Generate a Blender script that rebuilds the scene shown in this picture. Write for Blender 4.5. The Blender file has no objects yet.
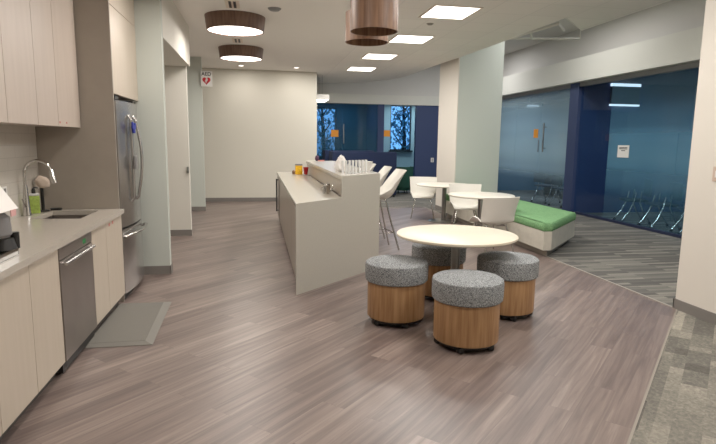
import bpy, bmesh, math, random
from mathutils import Vector, Matrix, Euler
random.seed(7)
C = bpy.context.scene
COL = C.collection
PI = math.pi

# ------------------------------------------------------------------ materials
def lin(c):
    c = c / 255.0
    return c / 12.92 if c <= 0.04045 else ((c + 0.055) / 1.055) ** 2.4
def rgb(r, g, b): return (lin(r), lin(g), lin(b), 1)

def mat(name, col, rough=0.5, metal=0.0, var=0.0, vscale=8, bump=0.0, bscale=60, emit=None, estr=0, spec=0.5):
    m = bpy.data.materials.new(name); m.use_nodes = True
    nt = m.node_tree; b = nt.nodes['Principled BSDF']
    b.inputs['Base Color'].default_value = col
    b.inputs['Roughness'].default_value = rough
    b.inputs['Metallic'].default_value = metal
    b.inputs['Specular IOR Level'].default_value = spec
    tc = nt.nodes.new('ShaderNodeTexCoord')
    if var > 0:
        n = nt.nodes.new('ShaderNodeTexNoise'); n.inputs['Scale'].default_value = vscale
        nt.links.new(tc.outputs['Object'], n.inputs['Vector'])
        r = nt.nodes.new('ShaderNodeValToRGB')
        r.color_ramp.elements[0].position = .3; r.color_ramp.elements[1].position = .7
        r.color_ramp.elements[0].color = tuple(c * (1 - var) for c in col[:3]) + (1,)
        r.color_ramp.elements[1].color = tuple(min(1, c * (1 + var)) for c in col[:3]) + (1,)
        nt.links.new(n.outputs['Fac'], r.inputs['Fac']); nt.links.new(r.outputs['Color'], b.inputs['Base Color'])
    if bump > 0:
        n2 = nt.nodes.new('ShaderNodeTexNoise'); n2.inputs['Scale'].default_value = bscale
        nt.links.new(tc.outputs['Object'], n2.inputs['Vector'])
        bp = nt.nodes.new('ShaderNodeBump'); bp.inputs['Strength'].default_value = bump; bp.inputs['Distance'].default_value = .01
        nt.links.new(n2.outputs['Fac'], bp.inputs['Height']); nt.links.new(bp.outputs['Normal'], b.inputs['Normal'])
    if emit:
        b.inputs['Emission Color'].default_value = emit; b.inputs['Emission Strength'].default_value = estr
    return m

def plank_mat(name, angle, length, width, ramp, rough, grain=(1.2, 26), gw=0.5, mortar=.0012, bump=.05, rowvar=.7, spec=.5):
    """planks: per-plank tone from a brick texture, grain from stretched noise"""
    m = bpy.data.materials.new(name); m.use_nodes = True
    nt = m.node_tree; N = nt.nodes; L = nt.links; b = N['Principled BSDF']
    tc = N.new('ShaderNodeTexCoord'); mp = N.new('ShaderNodeMapping')
    mp.inputs['Rotation'].default_value = (0, 0, -angle)
    L.new(tc.outputs['Object'], mp.inputs['Vector'])
    br = N.new('ShaderNodeTexBrick')
    br.inputs['Scale'].default_value = 1; br.inputs['Brick Width'].default_value = length
    br.inputs['Row Height'].default_value = width; br.inputs['Mortar Size'].default_value = mortar
    br.inputs['Color1'].default_value = (0, 0, 0, 1); br.inputs['Color2'].default_value = (1, 1, 1, 1)
    br.inputs['Mortar'].default_value = (.35, .35, .35, 1); br.offset = .37; br.offset_frequency = 2
    L.new(mp.outputs['Vector'], br.inputs['Vector'])
    # offset the grain from plank to plank
    sc = N.new('ShaderNodeVectorMath'); sc.operation = 'MULTIPLY_ADD'
    L.new(br.outputs['Color'], sc.inputs[0]); sc.inputs[1].default_value = (7, 3, 5); 
    mg = N.new('ShaderNodeVectorMath'); mg.operation = 'MULTIPLY'
    L.new(mp.outputs['Vector'], mg.inputs[0]); mg.inputs[1].default_value = (grain[0], grain[1], 1)
    L.new(mg.outputs[0], sc.inputs[2])
    no = N.new('ShaderNodeTexNoise'); no.inputs['Scale'].default_value = 1; no.inputs['Detail'].default_value = 5
    no.inputs['Roughness'].default_value = .6; no.inputs['Distortion'].default_value = .6
    L.new(sc.outputs[0], no.inputs['Vector'])
    mx = N.new('ShaderNodeMix'); mx.data_type = 'FLOAT'; mx.inputs[0].default_value = gw
    L.new(br.outputs['Color'], mx.inputs[2]); L.new(no.outputs['Fac'], mx.inputs[3])
    rp = N.new('ShaderNodeValToRGB'); e = rp.color_ramp.elements
    e[0].position = ramp[0][0]; e[0].color = ramp[0][1]
    e[1].position = ramp[-1][0]; e[1].color = ramp[-1][1]
    for p, c in ramp[1:-1]:
        q = e.new(p); q.color = c
    L.new(mx.outputs[0], rp.inputs['Fac'])
    mo = N.new('ShaderNodeMix'); mo.data_type = 'RGBA'; mo.blend_type = 'MULTIPLY'
    L.new(br.outputs['Fac'], mo.inputs[0]); L.new(rp.outputs['Color'], mo.inputs[6]); mo.inputs[7].default_value = (rowvar, rowvar, rowvar, 1)
    L.new(mo.outputs[2], b.inputs['Base Color'])
    b.inputs['Roughness'].default_value = rough; b.inputs['Specular IOR Level'].default_value = spec
    bp = N.new('ShaderNodeBump'); bp.inputs['Strength'].default_value = bump; bp.inputs['Distance'].default_value = .01
    L.new(no.outputs['Fac'], bp.inputs['Height']); L.new(bp.outputs['Normal'], b.inputs['Normal'])
    return m

def grid_mat(name, col, sx, sy, line, depth=.78, rough=.85, off=(0, 0, 0), plane='xy', spec=.3):
    m = bpy.data.materials.new(name); m.use_nodes = True
    nt = m.node_tree; N = nt.nodes; L = nt.links; b = N['Principled BSDF']
    tc = N.new('ShaderNodeTexCoord'); mp = N.new('ShaderNodeMapping'); mp.inputs['Location'].default_value = off
    if plane == 'yz': mp.inputs['Rotation'].default_value = (0, PI / 2, PI / 2)
    L.new(tc.outputs['Object'], mp.inputs['Vector'])
    br = N.new('ShaderNodeTexBrick'); br.offset = 0 if plane == 'xy' else .5
    br.inputs['Scale'].default_value = 1; br.inputs['Brick Width'].default_value = sx; br.inputs['Row Height'].default_value = sy
    br.inputs['Mortar Size'].default_value = line; br.inputs['Mortar Smooth'].default_value = .1
    br.inputs['Color1'].default_value = col; br.inputs['Color2'].default_value = tuple(c * .96 for c in col[:3]) + (1,)
    br.inputs['Mortar'].default_value = tuple(c * depth for c in col[:3]) + (1,)
    L.new(mp.outputs['Vector'], br.inputs['Vector']); L.new(br.outputs['Color'], b.inputs['Base Color'])
    b.inputs['Roughness'].default_value = rough; b.inputs['Specular IOR Level'].default_value = spec
    return m

def wood_mat(name, c1, c2, scale=30, vertical=True, rough=.45):
    m = bpy.data.materials.new(name); m.use_nodes = True
    nt = m.node_tree; N = nt.nodes; L = nt.links; b = N['Principled BSDF']
    tc = N.new('ShaderNodeTexCoord'); mp = N.new('ShaderNodeMapping')
    mp.inputs['Scale'].default_value = (1, 1, .06) if vertical else (.06, 1, 1)
    L.new(tc.outputs['Object'], mp.inputs['Vector'])
    n = N.new('ShaderNodeTexNoise'); n.inputs['Scale'].default_value = scale; n.inputs['Detail'].default_value = 4
    L.new(mp.outputs['Vector'], n.inputs['Vector'])
    r = N.new('ShaderNodeValToRGB'); r.color_ramp.elements[0].position = .35; r.color_ramp.elements[1].position = .66
    r.color_ramp.elements[0].color = c1; r.color_ramp.elements[1].color = c2
    L.new(n.outputs['Fac'], r.inputs['Fac']); L.new(r.outputs['Color'], b.inputs['Base Color'])
    b.inputs['Roughness'].default_value = rough
    return m

def fabric_mat(name, c1, c2, scale=110):
    m = bpy.data.materials.new(name); m.use_nodes = True
    nt = m.node_tree; N = nt.nodes; L = nt.links; b = N['Principled BSDF']
    tc = N.new('ShaderNodeTexCoord')
    n = N.new('ShaderNodeTexNoise'); n.inputs['Scale'].default_value = scale; n.inputs['Detail'].default_value = 6; n.inputs['Roughness'].default_value = .8
    L.new(tc.outputs['Object'], n.inputs['Vector'])
    r = N.new('ShaderNodeValToRGB'); r.color_ramp.elements[0].position = .42; r.color_ramp.elements[1].position = .6
    r.color_ramp.elements[0].color = c1; r.color_ramp.elements[1].color = c2
    L.new(n.outputs['Fac'], r.inputs['Fac']); L.new(r.outputs['Color'], b.inputs['Base Color'])
    bp = N.new('ShaderNodeBump'); bp.inputs['Strength'].default_value = .5; bp.inputs['Distance'].default_value = .004
    L.new(n.outputs['Fac'], bp.inputs['Height']); L.new(bp.outputs['Normal'], b.inputs['Normal'])
    b.inputs['Roughness'].default_value = .95; b.inputs['Specular IOR Level'].default_value = .15
    return m

def glass_mat(name, tint=(.8, .9, .95, 1), film=None, refl=.09):
    """architectural glass: tinted see-through + sharp reflection; film = list of (z, opacity) of a frosted gradient film"""
    m = bpy.data.materials.new(name); m.use_nodes = True
    nt = m.node_tree; N = nt.nodes; L = nt.links
    for n in list(N): N.remove(n)
    out = N.new('ShaderNodeOutputMaterial')
    tr = N.new('ShaderNodeBsdfTransparent'); tr.inputs[0].default_value = tint
    base = tr.outputs[0]
    if film:
        tc = N.new('ShaderNodeTexCoord'); sp = N.new('ShaderNodeSeparateXYZ'); L.new(tc.outputs['Object'], sp.inputs[0])
        dv = N.new('ShaderNodeMath'); dv.operation = 'DIVIDE'; dv.inputs[1].default_value = 3.0; L.new(sp.outputs['Z'], dv.inputs[0])
        rp = N.new('ShaderNodeValToRGB'); e = rp.color_ramp.elements; rp.color_ramp.interpolation = 'EASE'
        zs = film['stops']
        e[0].position = zs[0][0] / 3; e[0].color = (zs[0][1],) * 3 + (1,)
        e[1].position = zs[-1][0] / 3; e[1].color = (zs[-1][1],) * 3 + (1,)
        for z, v in zs[1:-1]:
            q = e.new(z / 3); q.color = (v, v, v, 1)
        L.new(dv.outputs[0], rp.inputs['Fac'])
        df = N.new('ShaderNodeBsdfDiffuse'); df.inputs[0].default_value = film['color']
        tl = N.new('ShaderNodeBsdfTranslucent'); tl.inputs[0].default_value = film['color']
        ms = N.new('ShaderNodeMixShader'); ms.inputs[0].default_value = .45
        L.new(df.outputs[0], ms.inputs[1]); L.new(tl.outputs[0], ms.inputs[2])
        mf = N.new('ShaderNodeMixShader'); L.new(rp.outputs['Color'], mf.inputs[0]); L.new(tr.outputs[0], mf.inputs[1]); L.new(ms.outputs[0], mf.inputs[2])
        base = mf.outputs[0]
    gl = N.new('ShaderNodeBsdfGlossy'); gl.inputs['Roughness'].default_value = .02
    fr = N.new('ShaderNodeFresnel'); fr.inputs[0].default_value = 1.35
    ge = N.new('ShaderNodeNewGeometry'); iv = N.new('ShaderNodeMath'); iv.operation = 'SUBTRACT'; iv.inputs[0].default_value = 1
    L.new(ge.outputs['Backfacing'], iv.inputs[1]); mu = N.new('ShaderNodeMath'); mu.operation = 'MULTIPLY'
    L.new(fr.outputs[0], mu.inputs[0]); L.new(iv.outputs[0], mu.inputs[1])
    mg = N.new('ShaderNodeMixShader'); L.new(mu.outputs[0], mg.inputs[0]); L.new(base, mg.inputs[1]); L.new(gl.outputs[0], mg.inputs[2])
    L.new(mg.outputs[0], out.inputs[0])
    return m

M = {}
M['wall'] = mat('painted_wall', rgb(214, 210, 200), .8, bump=.04, bscale=250)
M['wall_beige'] = mat('painted_wall_beige', rgb(214, 210, 197), .8, bump=.04, bscale=250)
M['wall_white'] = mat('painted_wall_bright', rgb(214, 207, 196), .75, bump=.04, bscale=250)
M['wall_green'] = mat('painted_wall_pale_green', rgb(190, 195, 187), .8)  # pillar tone; on the column it also carries the shaded front
M['ceiling_plain'] = mat('ceiling_paint', rgb(236, 231, 225), .9)
M['ceiling_tile'] = grid_mat('ceiling_tiles', rgb(238, 233, 227), .61, .61, .008, .88, .9, (.02, .15, 0))
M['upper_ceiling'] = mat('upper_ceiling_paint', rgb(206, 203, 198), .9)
M['header'] = mat('header_paint', rgb(214, 212, 203), .85)
M['base'] = mat('rubber_base', rgb(118, 113, 108), .55)
M['vinyl'] = plank_mat('vinyl_planks', PI / 4, 1.22, .16,
    [(.2, rgb(78, 66, 63)), (.42, rgb(104, 90, 85)), (.58, rgb(124, 109, 102)), (.82, rgb(158, 142, 132))], .36, (1.1, 24), .8, .001, .03, .8, .5)
M['carpet'] = plank_mat('carpet_planks', 0, .9, .07,
    [(.1, rgb(74, 72, 70)), (.45, rgb(98, 96, 92)), (.65, rgb(120, 117, 110)), (.95, rgb(164, 158, 146))], .95, (2.2, 40), .55, .002, .3, .8, .1)
M['carpet_near'] = plank_mat('carpet_planks_angled', PI / 4, .42, .15,
    [(.2, rgb(74, 72, 67)), (.45, rgb(100, 97, 91)), (.58, rgb(122, 118, 109)), (.8, rgb(160, 154, 141))], .95, (34, 40), .5, .0, .35, .75, .1)
def carpet_near():
    m = M['carpet_near']; nt = m.node_tree; N = nt.nodes; L = nt.links
    br = [n for n in N if n.type == 'TEX_BRICK'][0]; mp = [n for n in N if n.type == 'MAPPING'][0]; mx = [n for n in N if n.type == 'MIX' and n.data_type == 'FLOAT'][0]
    b2 = N.new('ShaderNodeTexBrick'); b2.offset = .4; b2.squash = .6; b2.squash_frequency = 3
    for k, v in (('Scale', 1), ('Brick Width', .75), ('Row Height', .235), ('Mortar Size', 0), ('Color1', (0, 0, 0, 1)), ('Color2', (1, 1, 1, 1))): b2.inputs[k].default_value = v
    L.new(mp.outputs['Vector'], b2.inputs['Vector'])
    av = N.new('ShaderNodeMix'); av.data_type = 'RGBA'; av.inputs[0].default_value = .5
    L.new(br.outputs['Color'], av.inputs[6]); L.new(b2.outputs['Color'], av.inputs[7]); L.new(av.outputs[2], mx.inputs[2])
carpet_near()
M['strip'] = mat('transition_strip', rgb(140, 132, 122), .5)
M['cab'] = wood_mat('cabinet_laminate', rgb(190, 177, 160), rgb(194, 181, 165), 26, True, .42)
M['cab_up'] = wood_mat('upper_cabinet_laminate', rgb(192, 178, 166), rgb(197, 183, 171), 26, True, .42)
M['carcass'] = mat('cabinet_gap', rgb(120, 108, 98), .6)
M['toe'] = mat('toe_kick', rgb(74, 68, 64), .6)
M['panel'] = mat('grey_panel', rgb(156, 147, 136), .55, var=.03)
M['quartz'] = mat('quartz', rgb(186, 178, 167), .18, var=.03, vscale=60)
M['quartz_isl'] = mat('quartz_island', rgb(180, 175, 163), .2, var=.02, vscale=60)
M['isl_side'] = mat('island_side', rgb(150, 138, 124), .3, var=.03)
M['tile'] = grid_mat('backsplash_tiles', rgb(206, 200, 190), .3, .1, .003, .85, .25, plane='yz', spec=.5)
M['steel'] = mat('stainless', rgb(186, 184, 182), .24, .9, var=.05, vscale=4)
M['steel_dark'] = mat('stainless_dark', rgb(148, 140, 134), .36, .8, var=.08, vscale=3)
M['chrome'] = mat('chrome', rgb(205, 203, 200), .12, 1)
M['satin'] = mat('satin_metal', rgb(150, 150, 148), .3, 1)
M['black'] = mat('black_plastic', rgb(24, 23, 23), .45)
M['rubber'] = mat('mat_rubber', rgb(108, 105, 98), .75, bump=.3, bscale=220)
M['rubber_edge'] = mat('mat_rubber_edge', rgb(114, 111, 104), .7)
M['woodbase'] = wood_mat('stool_oak', rgb(150, 110, 72), rgb(178, 138, 96), 42)
M['walnut'] = wood_mat('walnut', rgb(112, 80, 60), rgb(156, 120, 94), 24)
M['drum'] = wood_mat('dark_walnut', rgb(92, 66, 54), rgb(118, 88, 72), 30)
M['fabric'] = fabric_mat('grey_tweed', rgb(72, 76, 80), rgb(176, 178, 178), 120)
M['tabletop'] = mat('table_laminate', rgb(214, 203, 182), .4)
M['tablewhite'] = mat('white_laminate', rgb(222, 216, 202), .35)
M['shell'] = mat('white_shell', rgb(226, 222, 212), .35)
M['benchwood'] = mat('pale_laminate', rgb(202, 196, 182), .5, var=.05, vscale=12)
M['green'] = fabric_mat('green_vinyl', rgb(102, 146, 98), rgb(124, 166, 118), 40)
M['dkgreen'] = mat('dark_green', rgb(12, 66, 52), .8)
M['navy'] = mat('navy_paint', rgb(48, 62, 100), .7)
M['navy_dark'] = mat('navy_dark_paint', rgb(14, 26, 58), .7)
M['teal'] = mat('teal_wall', rgb(48, 88, 112), .8)
M['palewall'] = mat('pale_office_wall', rgb(168, 186, 188), .8)
M['sofa'] = mat('navy_fabric', rgb(14, 30, 64), .9, bump=.3, bscale=200)
M['lens'] = mat('light_lens', (1, 1, 1, 1), .5, emit=(1, .95, .86, 1), estr=5)
M['drumlens'] = mat('drum_lens', (1, 1, 1, 1), .5, emit=(1, .90, .80, 1), estr=4.5)
M['lensframe'] = mat('light_frame', rgb(225, 210, 195), .5)
M['white'] = mat('white_plastic', rgb(226, 224, 220), .4)
M['paper'] = mat('paper', rgb(232, 228, 224), .8)
M['orange'] = mat('orange_sticker', rgb(236, 150, 40), .6)
M['red'] = mat('red_plastic', rgb(178, 16, 26), .35)
M['redpaint'] = mat('sign_red', rgb(190, 28, 40), .6)
M['pink'] = mat('pink_sticker', rgb(200, 120, 112), .6)
M['ink'] = mat('ink', rgb(30, 30, 32), .6)
M['yellow'] = mat('yellow_pack', rgb(240, 176, 20), .5, var=.3, vscale=30)
M['greenlabel'] = mat('green_label', rgb(158, 182, 84), .4, var=.25, vscale=40)
M['greenled'] = mat('green_tag', rgb(30, 130, 70), .4)
M['purple'] = mat('purple', rgb(70, 30, 60), .5)
M['blue'] = mat('blue_cloth', rgb(24, 40, 140), .7)
M['greyplastic'] = mat('grey_plastic', rgb(120, 118, 118), .4)
M['clear'] = mat('frosted_clear', rgb(240, 240, 238), .25)
M['clear'].node_tree.nodes['Principled BSDF'].inputs['Transmission Weight'].default_value = .25
M['bark'] = mat('bark', rgb(50, 46, 44), .9)
M['leaf'] = mat('leaves', rgb(72, 124, 138), .8, var=.4, vscale=2)
M['ground'] = mat('outdoor_ground', rgb(60, 70, 78), .9)
M['whiteboard'] = mat('whiteboard', rgb(150, 176, 190), .3)  # pale colour of a reflection in the glass
M['screen'] = mat('dark_screen', rgb(58, 66, 74), .3)
M['lightbar'] = mat('light_bar', (1, 1, 1, 1), .5, emit=(.86, .93, 1, 1), estr=1.3)  # glow in place of reflected light
M['seatdark'] = mat('dark_seat', rgb(22, 34, 48), .8)
FILM = (.10, .24, .34, 1)
M['glass_r'] = glass_mat('filmed_glass', (.8, .92, .98, 1), dict(color=(.16, .36, .50, 1), stops=[(0, .05), (.5, .1), (.95, .4), (1.35, .78), (1.65, .62), (2.0, .22), (2.5, .08)]))
M['glass_l'] = glass_mat('filmed_door_glass', (.85, .93, .98, 1), dict(color=(.5, .66, .72, 1), stops=[(0, .03), (.6, .08), (1.0, .5), (1.4, .72), (1.9, .5), (2.4, .36), (2.85, .3)]))
M['glass_clear'] = glass_mat('clear_glass', (.8, .9, .97, 1))
M['glass_far'] = glass_mat('tinted_glass', (.72, .86, .95, 1), dict(color=(.05, .14, .2, 1), stops=[(0, .2), (1.1, .45), (1.6, .4), (2.2, .2), (2.8, .15)]))
M['glass_win'] = glass_mat('window_glass', (.9, .95, 1, 1))

# ------------------------------------------------------------------ mesh helpers
def nb(): return bmesh.new()
def box(bm, x0, x1, y0, y1, z0, z1, mtx=None, bev=0):
    vs = [bm.verts.new((x, y, z)) for z in (z0, z1) for y in (y0, y1) for x in (x0, x1)]
    fs = [(0, 2, 3, 1), (4, 5, 7, 6), (0, 1, 5, 4), (2, 6, 7, 3), (0, 4, 6, 2), (1, 3, 7, 5)]
    ff = [bm.faces.new([vs[i] for i in f]) for f in fs]
    if bev > 0:
        es = list({e for f in ff for e in f.edges})
        r = bmesh.ops.bevel(bm, geom=es, offset=bev, segments=2, affect='EDGES', profile=.6)
        vs = list({v for f in r['faces'] for v in f.verts} | {v for v in vs if v.is_valid})
    if mtx: bmesh.ops.transform(bm, matrix=mtx, verts=[v for v in vs if v.is_valid])
    return vs
def prism(bm, pts, z0, z1):
    lo = [bm.verts.new((p[0], p[1], z0)) for p in pts]; hi = [bm.verts.new((p[0], p[1], z1)) for p in pts]
    n = len(pts); bm.faces.new(lo[::-1]); bm.faces.new(hi)
    for i in range(n): bm.faces.new((lo[i], lo[(i + 1) % n], hi[(i + 1) % n], hi[i]))
def lathe(bm, prof, cx=0, cy=0, seg=48, mtx=None):
    rings = []; allv = []
    for r, z in prof:
        if r < 1e-5: ring = [bm.verts.new((cx, cy, z))]
        else: ring = [bm.verts.new((cx + r * math.cos(2 * PI * i / seg), cy + r * math.sin(2 * PI * i / seg), z)) for i in range(seg)]
        rings.append(ring); allv += ring
    for a, b in zip(rings, rings[1:]):
        for i in range(seg):
            j = (i + 1) % seg
            if len(a) == 1 and len(b) == 1: continue
            if len(a) == 1: bm.faces.new((a[0], b[j], b[i]))
            elif len(b) == 1: bm.faces.new((a[i], a[j], b[0]))
            else: bm.faces.new((a[i], a[j], b[j], b[i]))
    if mtx: bmesh.ops.transform(bm, matrix=mtx, verts=allv)
def tube(bm, pts, r, seg=10, closed=False):
    pts = [Vector(p) for p in pts]; n = len(pts); rings = []
    up = Vector((0, 0, 1)); prev = None
    for i, p in enumerate(pts):
        if closed: t = (pts[(i + 1) % n] - pts[i - 1]).normalized()
        elif i == 0: t = (pts[1] - p).normalized()
        elif i == n - 1: t = (p - pts[i - 1]).normalized()
        else: t = ((pts[i + 1] - p).normalized() + (p - pts[i - 1]).normalized()).normalized()
        if prev is None:
            a = up if abs(t.dot(up)) < .95 else Vector((1, 0, 0)); u = t.cross(a).normalized()
        else: u = (prev - t * prev.dot(t)).normalized()
        prev = u; v = t.cross(u)
        rr = r[i] if isinstance(r, (list, tuple)) else r
        rings.append([bm.verts.new(p + u * rr * math.cos(2 * PI * k / seg) + v * rr * math.sin(2 * PI * k / seg)) for k in range(seg)])
    for i in range(n if closed else n - 1):
        a, b = rings[i], rings[(i + 1) % n]
        for k in range(seg): bm.faces.new((a[k], a[(k + 1) % seg], b[(k + 1) % seg], b[k]))
    if not closed: bm.faces.new(rings[0][::-1]); bm.faces.new(rings[-1])
def arc(cx, cz, r, a0, a1, n, f): return [f(cx + r * math.cos(a0 + (a1 - a0) * i / n), cz + r * math.sin(a0 + (a1 - a0) * i / n)) for i in range(n + 1)]

def obj(name, bm, m, parent=None, smooth=False, loc=None, rz=None):
    bmesh.ops.recalc_face_normals(bm, faces=bm.faces)
    me = bpy.data.meshes.new(name); bm.to_mesh(me); bm.free()
    o = bpy.data.objects.new(name, me); COL.objects.link(o)
    me.materials.append(M[m] if isinstance(m, str) else m)
    if smooth:
        me.shade_smooth() if hasattr(me, 'shade_smooth') else [setattr(p, 'use_smooth', True) for p in me.polygons]
        try: me.set_sharp_from_angle(angle=math.radians(38))
        except Exception: pass
    if parent: o.parent = parent
    if loc: o.location = loc
    if rz is not None: o.rotation_euler = (0, 0, rz)
    return o
def tag(o, label, cat, group=None, kind=None):
    o['label'] = label; o['category'] = cat
    if group: o['group'] = group
    if kind: o['kind'] = kind
    return o
def thing(name, label, cat, loc=(0, 0, 0), rz=0, group=None):
    o = bpy.data.objects.new(name, None); COL.objects.link(o); o.empty_display_size = .1
    o.location = loc; o.rotation_euler = (0, 0, rz); return tag(o, label, cat, group)
def struct(name, bm, m, parent=None, label=None, smooth=False):
    o = obj(name, bm, m, parent, smooth)
    if not parent: o['kind'] = 'structure'
    if label: o['label'] = label
    return o
def sbox(name, m, *a, parent=None, label=None):
    bm = nb(); box(bm, *a); return struct(name, bm, m, parent, label)
def kids(o): return [c for c in bpy.data.objects if c.parent == o]
def dup(root, loc, rz, label, group=None, cat=None):
    r = root.copy(); COL.objects.link(r); r.location = loc; r.rotation_euler = (0, 0, rz); r['label'] = label
    if group: r['group'] = group
    for ch in kids(root):
        c = ch.copy(); COL.objects.link(c); c.parent = r
        for g in kids(ch):
            d = g.copy(); COL.objects.link(d); d.parent = c
    return r

# ------------------------------------------------------------------ setting
HC = 3.3
# floors
bm = nb(); prism(bm, [(-2.7, -2.2), (-.6, -2.2) , (-.6, -.15), (3.97, 4.42), (3.97, 12.6), (3.97, 12.6), (-2.7, 12.6)][:5] + [(-2.7, 12.6)], -.1, 0)
bm.free()
bm = nb(); prism(bm, [(-2.7, -2.6), (-2.65, -2.2), (3.97, 4.42), (3.97, 12.6), (1.5, 12.6), (1.5, 14.3), (-2.7, 14.3)], -.1, 0)
struct('floor', bm, 'vinyl', label='grey brown wood-look plank floor laid diagonally')
bm = nb(); prism(bm, [(3.97, 4.42), (10.9, 4.42), (10.9, 19.6), (1.5, 19.6), (1.5, 12.6), (3.97, 12.6)], -.1, .002)
struct('floor_carpet', bm, 'carpet', label='grey striped carpet in front of the glass rooms')
bm = nb(); prism(bm, [(-2.65, -2.2), (8, -2.2), (8, 4.42), (3.97, 4.42)], -.1, .002)
struct('floor_carpet_near', bm, 'carpet_near', label='grey patchwork carpet planks in the right foreground')
bm = nb()
box(bm, 3.955, 3.985, 4.42, 12.6, 0, .006)
d = 9.4
mt = Matrix.Translation((3.97, 4.42, 0)) @ Matrix.Rotation(PI / 4 , 4, 'Z')
box(bm, -d, 0, -.007, .007, 0, .004, mt)
struct('trim_1', bm, 'strip', label='thin strip between plank floor and carpet')

# ceilings
bm = nb(); prism(bm, [(-2.7, -2.2), (1.62, -2.2), (1.62, 14.7), (-2.7, 14.7)], HC, HC + .08)
struct('ceiling', bm, 'ceiling_plain', label='smooth painted ceiling over the kitchen')
edge = [(4.93, -2.2), (4.93, 7.9), (4.2, 7.17), (4.16, 9.0), (4.08, 10.7), (3.98, 12.2), (3.92, 13.6), (3.82, 14.7), (3.57, 15.4), (3.08, 16.2), (2.5, 16.6), (1.62, 16.75)]
bm = nb(); prism(bm, [(1.62, -2.2)] + edge, HC, HC + .08)
struct('ceiling_tiled', bm, 'ceiling_tile', label='tiled ceiling with square troffer lights')
bm = nb()
for a, b in zip(edge[1:], edge[2:]):
    dv = Vector((b[0] - a[0], b[1] - a[1])); nv = Vector((dv.y, -dv.x)).normalized() * .012
    vs = [bm.verts.new(p) for p in ((a[0], a[1], HC - .004), (b[0], b[1], HC - .004), (b[0] + nv.x, b[1] + nv.y, HC - .004), (a[0] + nv.x, a[1] + nv.y, HC - .004),
          (a[0], a[1], HC + .1), (b[0], b[1], HC + .1), (b[0] + nv.x, b[1] + nv.y, HC + .1), (a[0] + nv.x, a[1] + nv.y, HC + .1))]
    for f in ((0, 1, 2, 3), (4, 5, 6, 7), (0, 1, 5, 4), (2, 3, 7, 6)): bm.faces.new([vs[i] for i in f])
struct('trim_2', bm, 'ceiling_plain', label='pale edge trim of the tiled ceiling')
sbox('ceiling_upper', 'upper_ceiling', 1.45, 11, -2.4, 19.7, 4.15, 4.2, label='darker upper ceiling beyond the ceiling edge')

# left side walls
sbox('wall_left', 'tile', -2.1, -1.98, -2.2, 5.4, 0, HC, label='tiled wall behind the kitchen counter')
sbox('wall_left_alcove', 'wall', -2.1, -1.98, 5.4, 6.5, 0, HC)
sbox('wall_left_pillar', 'wall_green', -2.7, -1.035, 6.5, 6.61, 0, HC, label='pale wall end beside the refrigerator')
sbox('wall_left_header', 'wall', -1.2, -1.035, 6.61, 9.12, 2.7, HC)
sbox('ceiling_recess', 'wall', -2.7, -1.2, 6.61, 9.12, 2.7, 2.8)
sbox('wall_left_second', 'wall', -2.7, -1.1, 9.12, 9.24, 0, HC, label='second wall end past the doorway opening')
sbox('wall_left_third', 'wall_green', -2.7, -1.17, 12.3, 12.42, 0, HC, label='third wall end near the far wall')
sbox('wall_left_corridor', 'wall', -2.8, -2.7, -2.2, 14.3, 0, HC)
sbox('wall_far', 'wall_beige', -2.7, 1.5, 14.15, 14.4, 0, HC, label='plain beige far wall')
sbox('wall_back', 'wall', -2.8, 8, -2.4, -2.2, 0, 4.15)
def baseb(name, x0, x1, y0, y1, label=None): return sbox(name, 'base', x0, x1, y0, y1, 0, .1, label=label)
baseb('baseboard_left', -1.95, -1.03, 6.488, 6.5)
baseb('baseboard_left_end', -1.035, -1.023, 6.488, 6.61)
baseb('baseboard_left_second', -2.6, -1.088, 9.108, 9.12)
baseb('baseboard_left_third', -2.6, -1.158, 12.288, 12.3)
baseb('baseboard_far', -2.6, 1.5, 14.138, 14.15, 'grey rubber baseboard along the far wall')
# right pillar wall
sbox('wall_right', 'wall_white', 3.97, 4.5, -2.2, 4.45, 0, 4.15, label='bright white wall end at the right edge')
bm = nb(); box(bm, 3.957, 3.97, -2.2, 4.463, 0, .1); box(bm, 3.957, 4.5, 4.45, 4.463, 0, .1)
struct('baseboard_right', bm, 'base', label='grey rubber baseboard of the right wall')
sbox('wall_right_far', 'wall', 8, 8.1, -2.4, 4.4, 0, 4.15)
sbox('wall_void_left', 'upper_ceiling', 1.45, 1.5, -2.4, 14.4, 3.385, 4.15)  # unseen panel added to stop sky light leaking through the ceiling void
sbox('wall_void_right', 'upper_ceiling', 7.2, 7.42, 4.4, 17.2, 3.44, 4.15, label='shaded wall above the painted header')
sbox('wall_void_near', 'wall', 7.2, 8.1, 4.3, 4.42, 2.93, 4.15)
# column
sbox('wall_column', 'wall_green', 4.17, 5.15, 11.1, 12.3, 0, 4.15, label='square pale column behind the round tables')
sbox('wall_column_face', 'wall_white', 4.15, 4.17, 11.1, 12.3, 0, 4.15)  # lit side painted in a brighter colour than the shaded front
bm = nb(); box(bm, 4.138, 5.16, 11.088, 11.1, 0, .1); box(bm, 4.138, 4.15, 11.1, 12.3, 0, .1)
struct('baseboard_column', bm, 'base')

# header above the glass
bm = nb(); box(bm, 6.92, 7.42, 4.4, 17.2, 2.93, 3.44)
struct('trim_3', bm, 'header', label='deep painted header above the glass rooms')
sbox('trim_4', 'greyplastic', 7.06, 7.18, 4.4, 17, 2.84, 2.93, label='slim track along the top of the glass')
sbox('trim_5', 'navy_dark', 7.07, 7.17, 4.4, 11.25, 0, .05)
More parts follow.
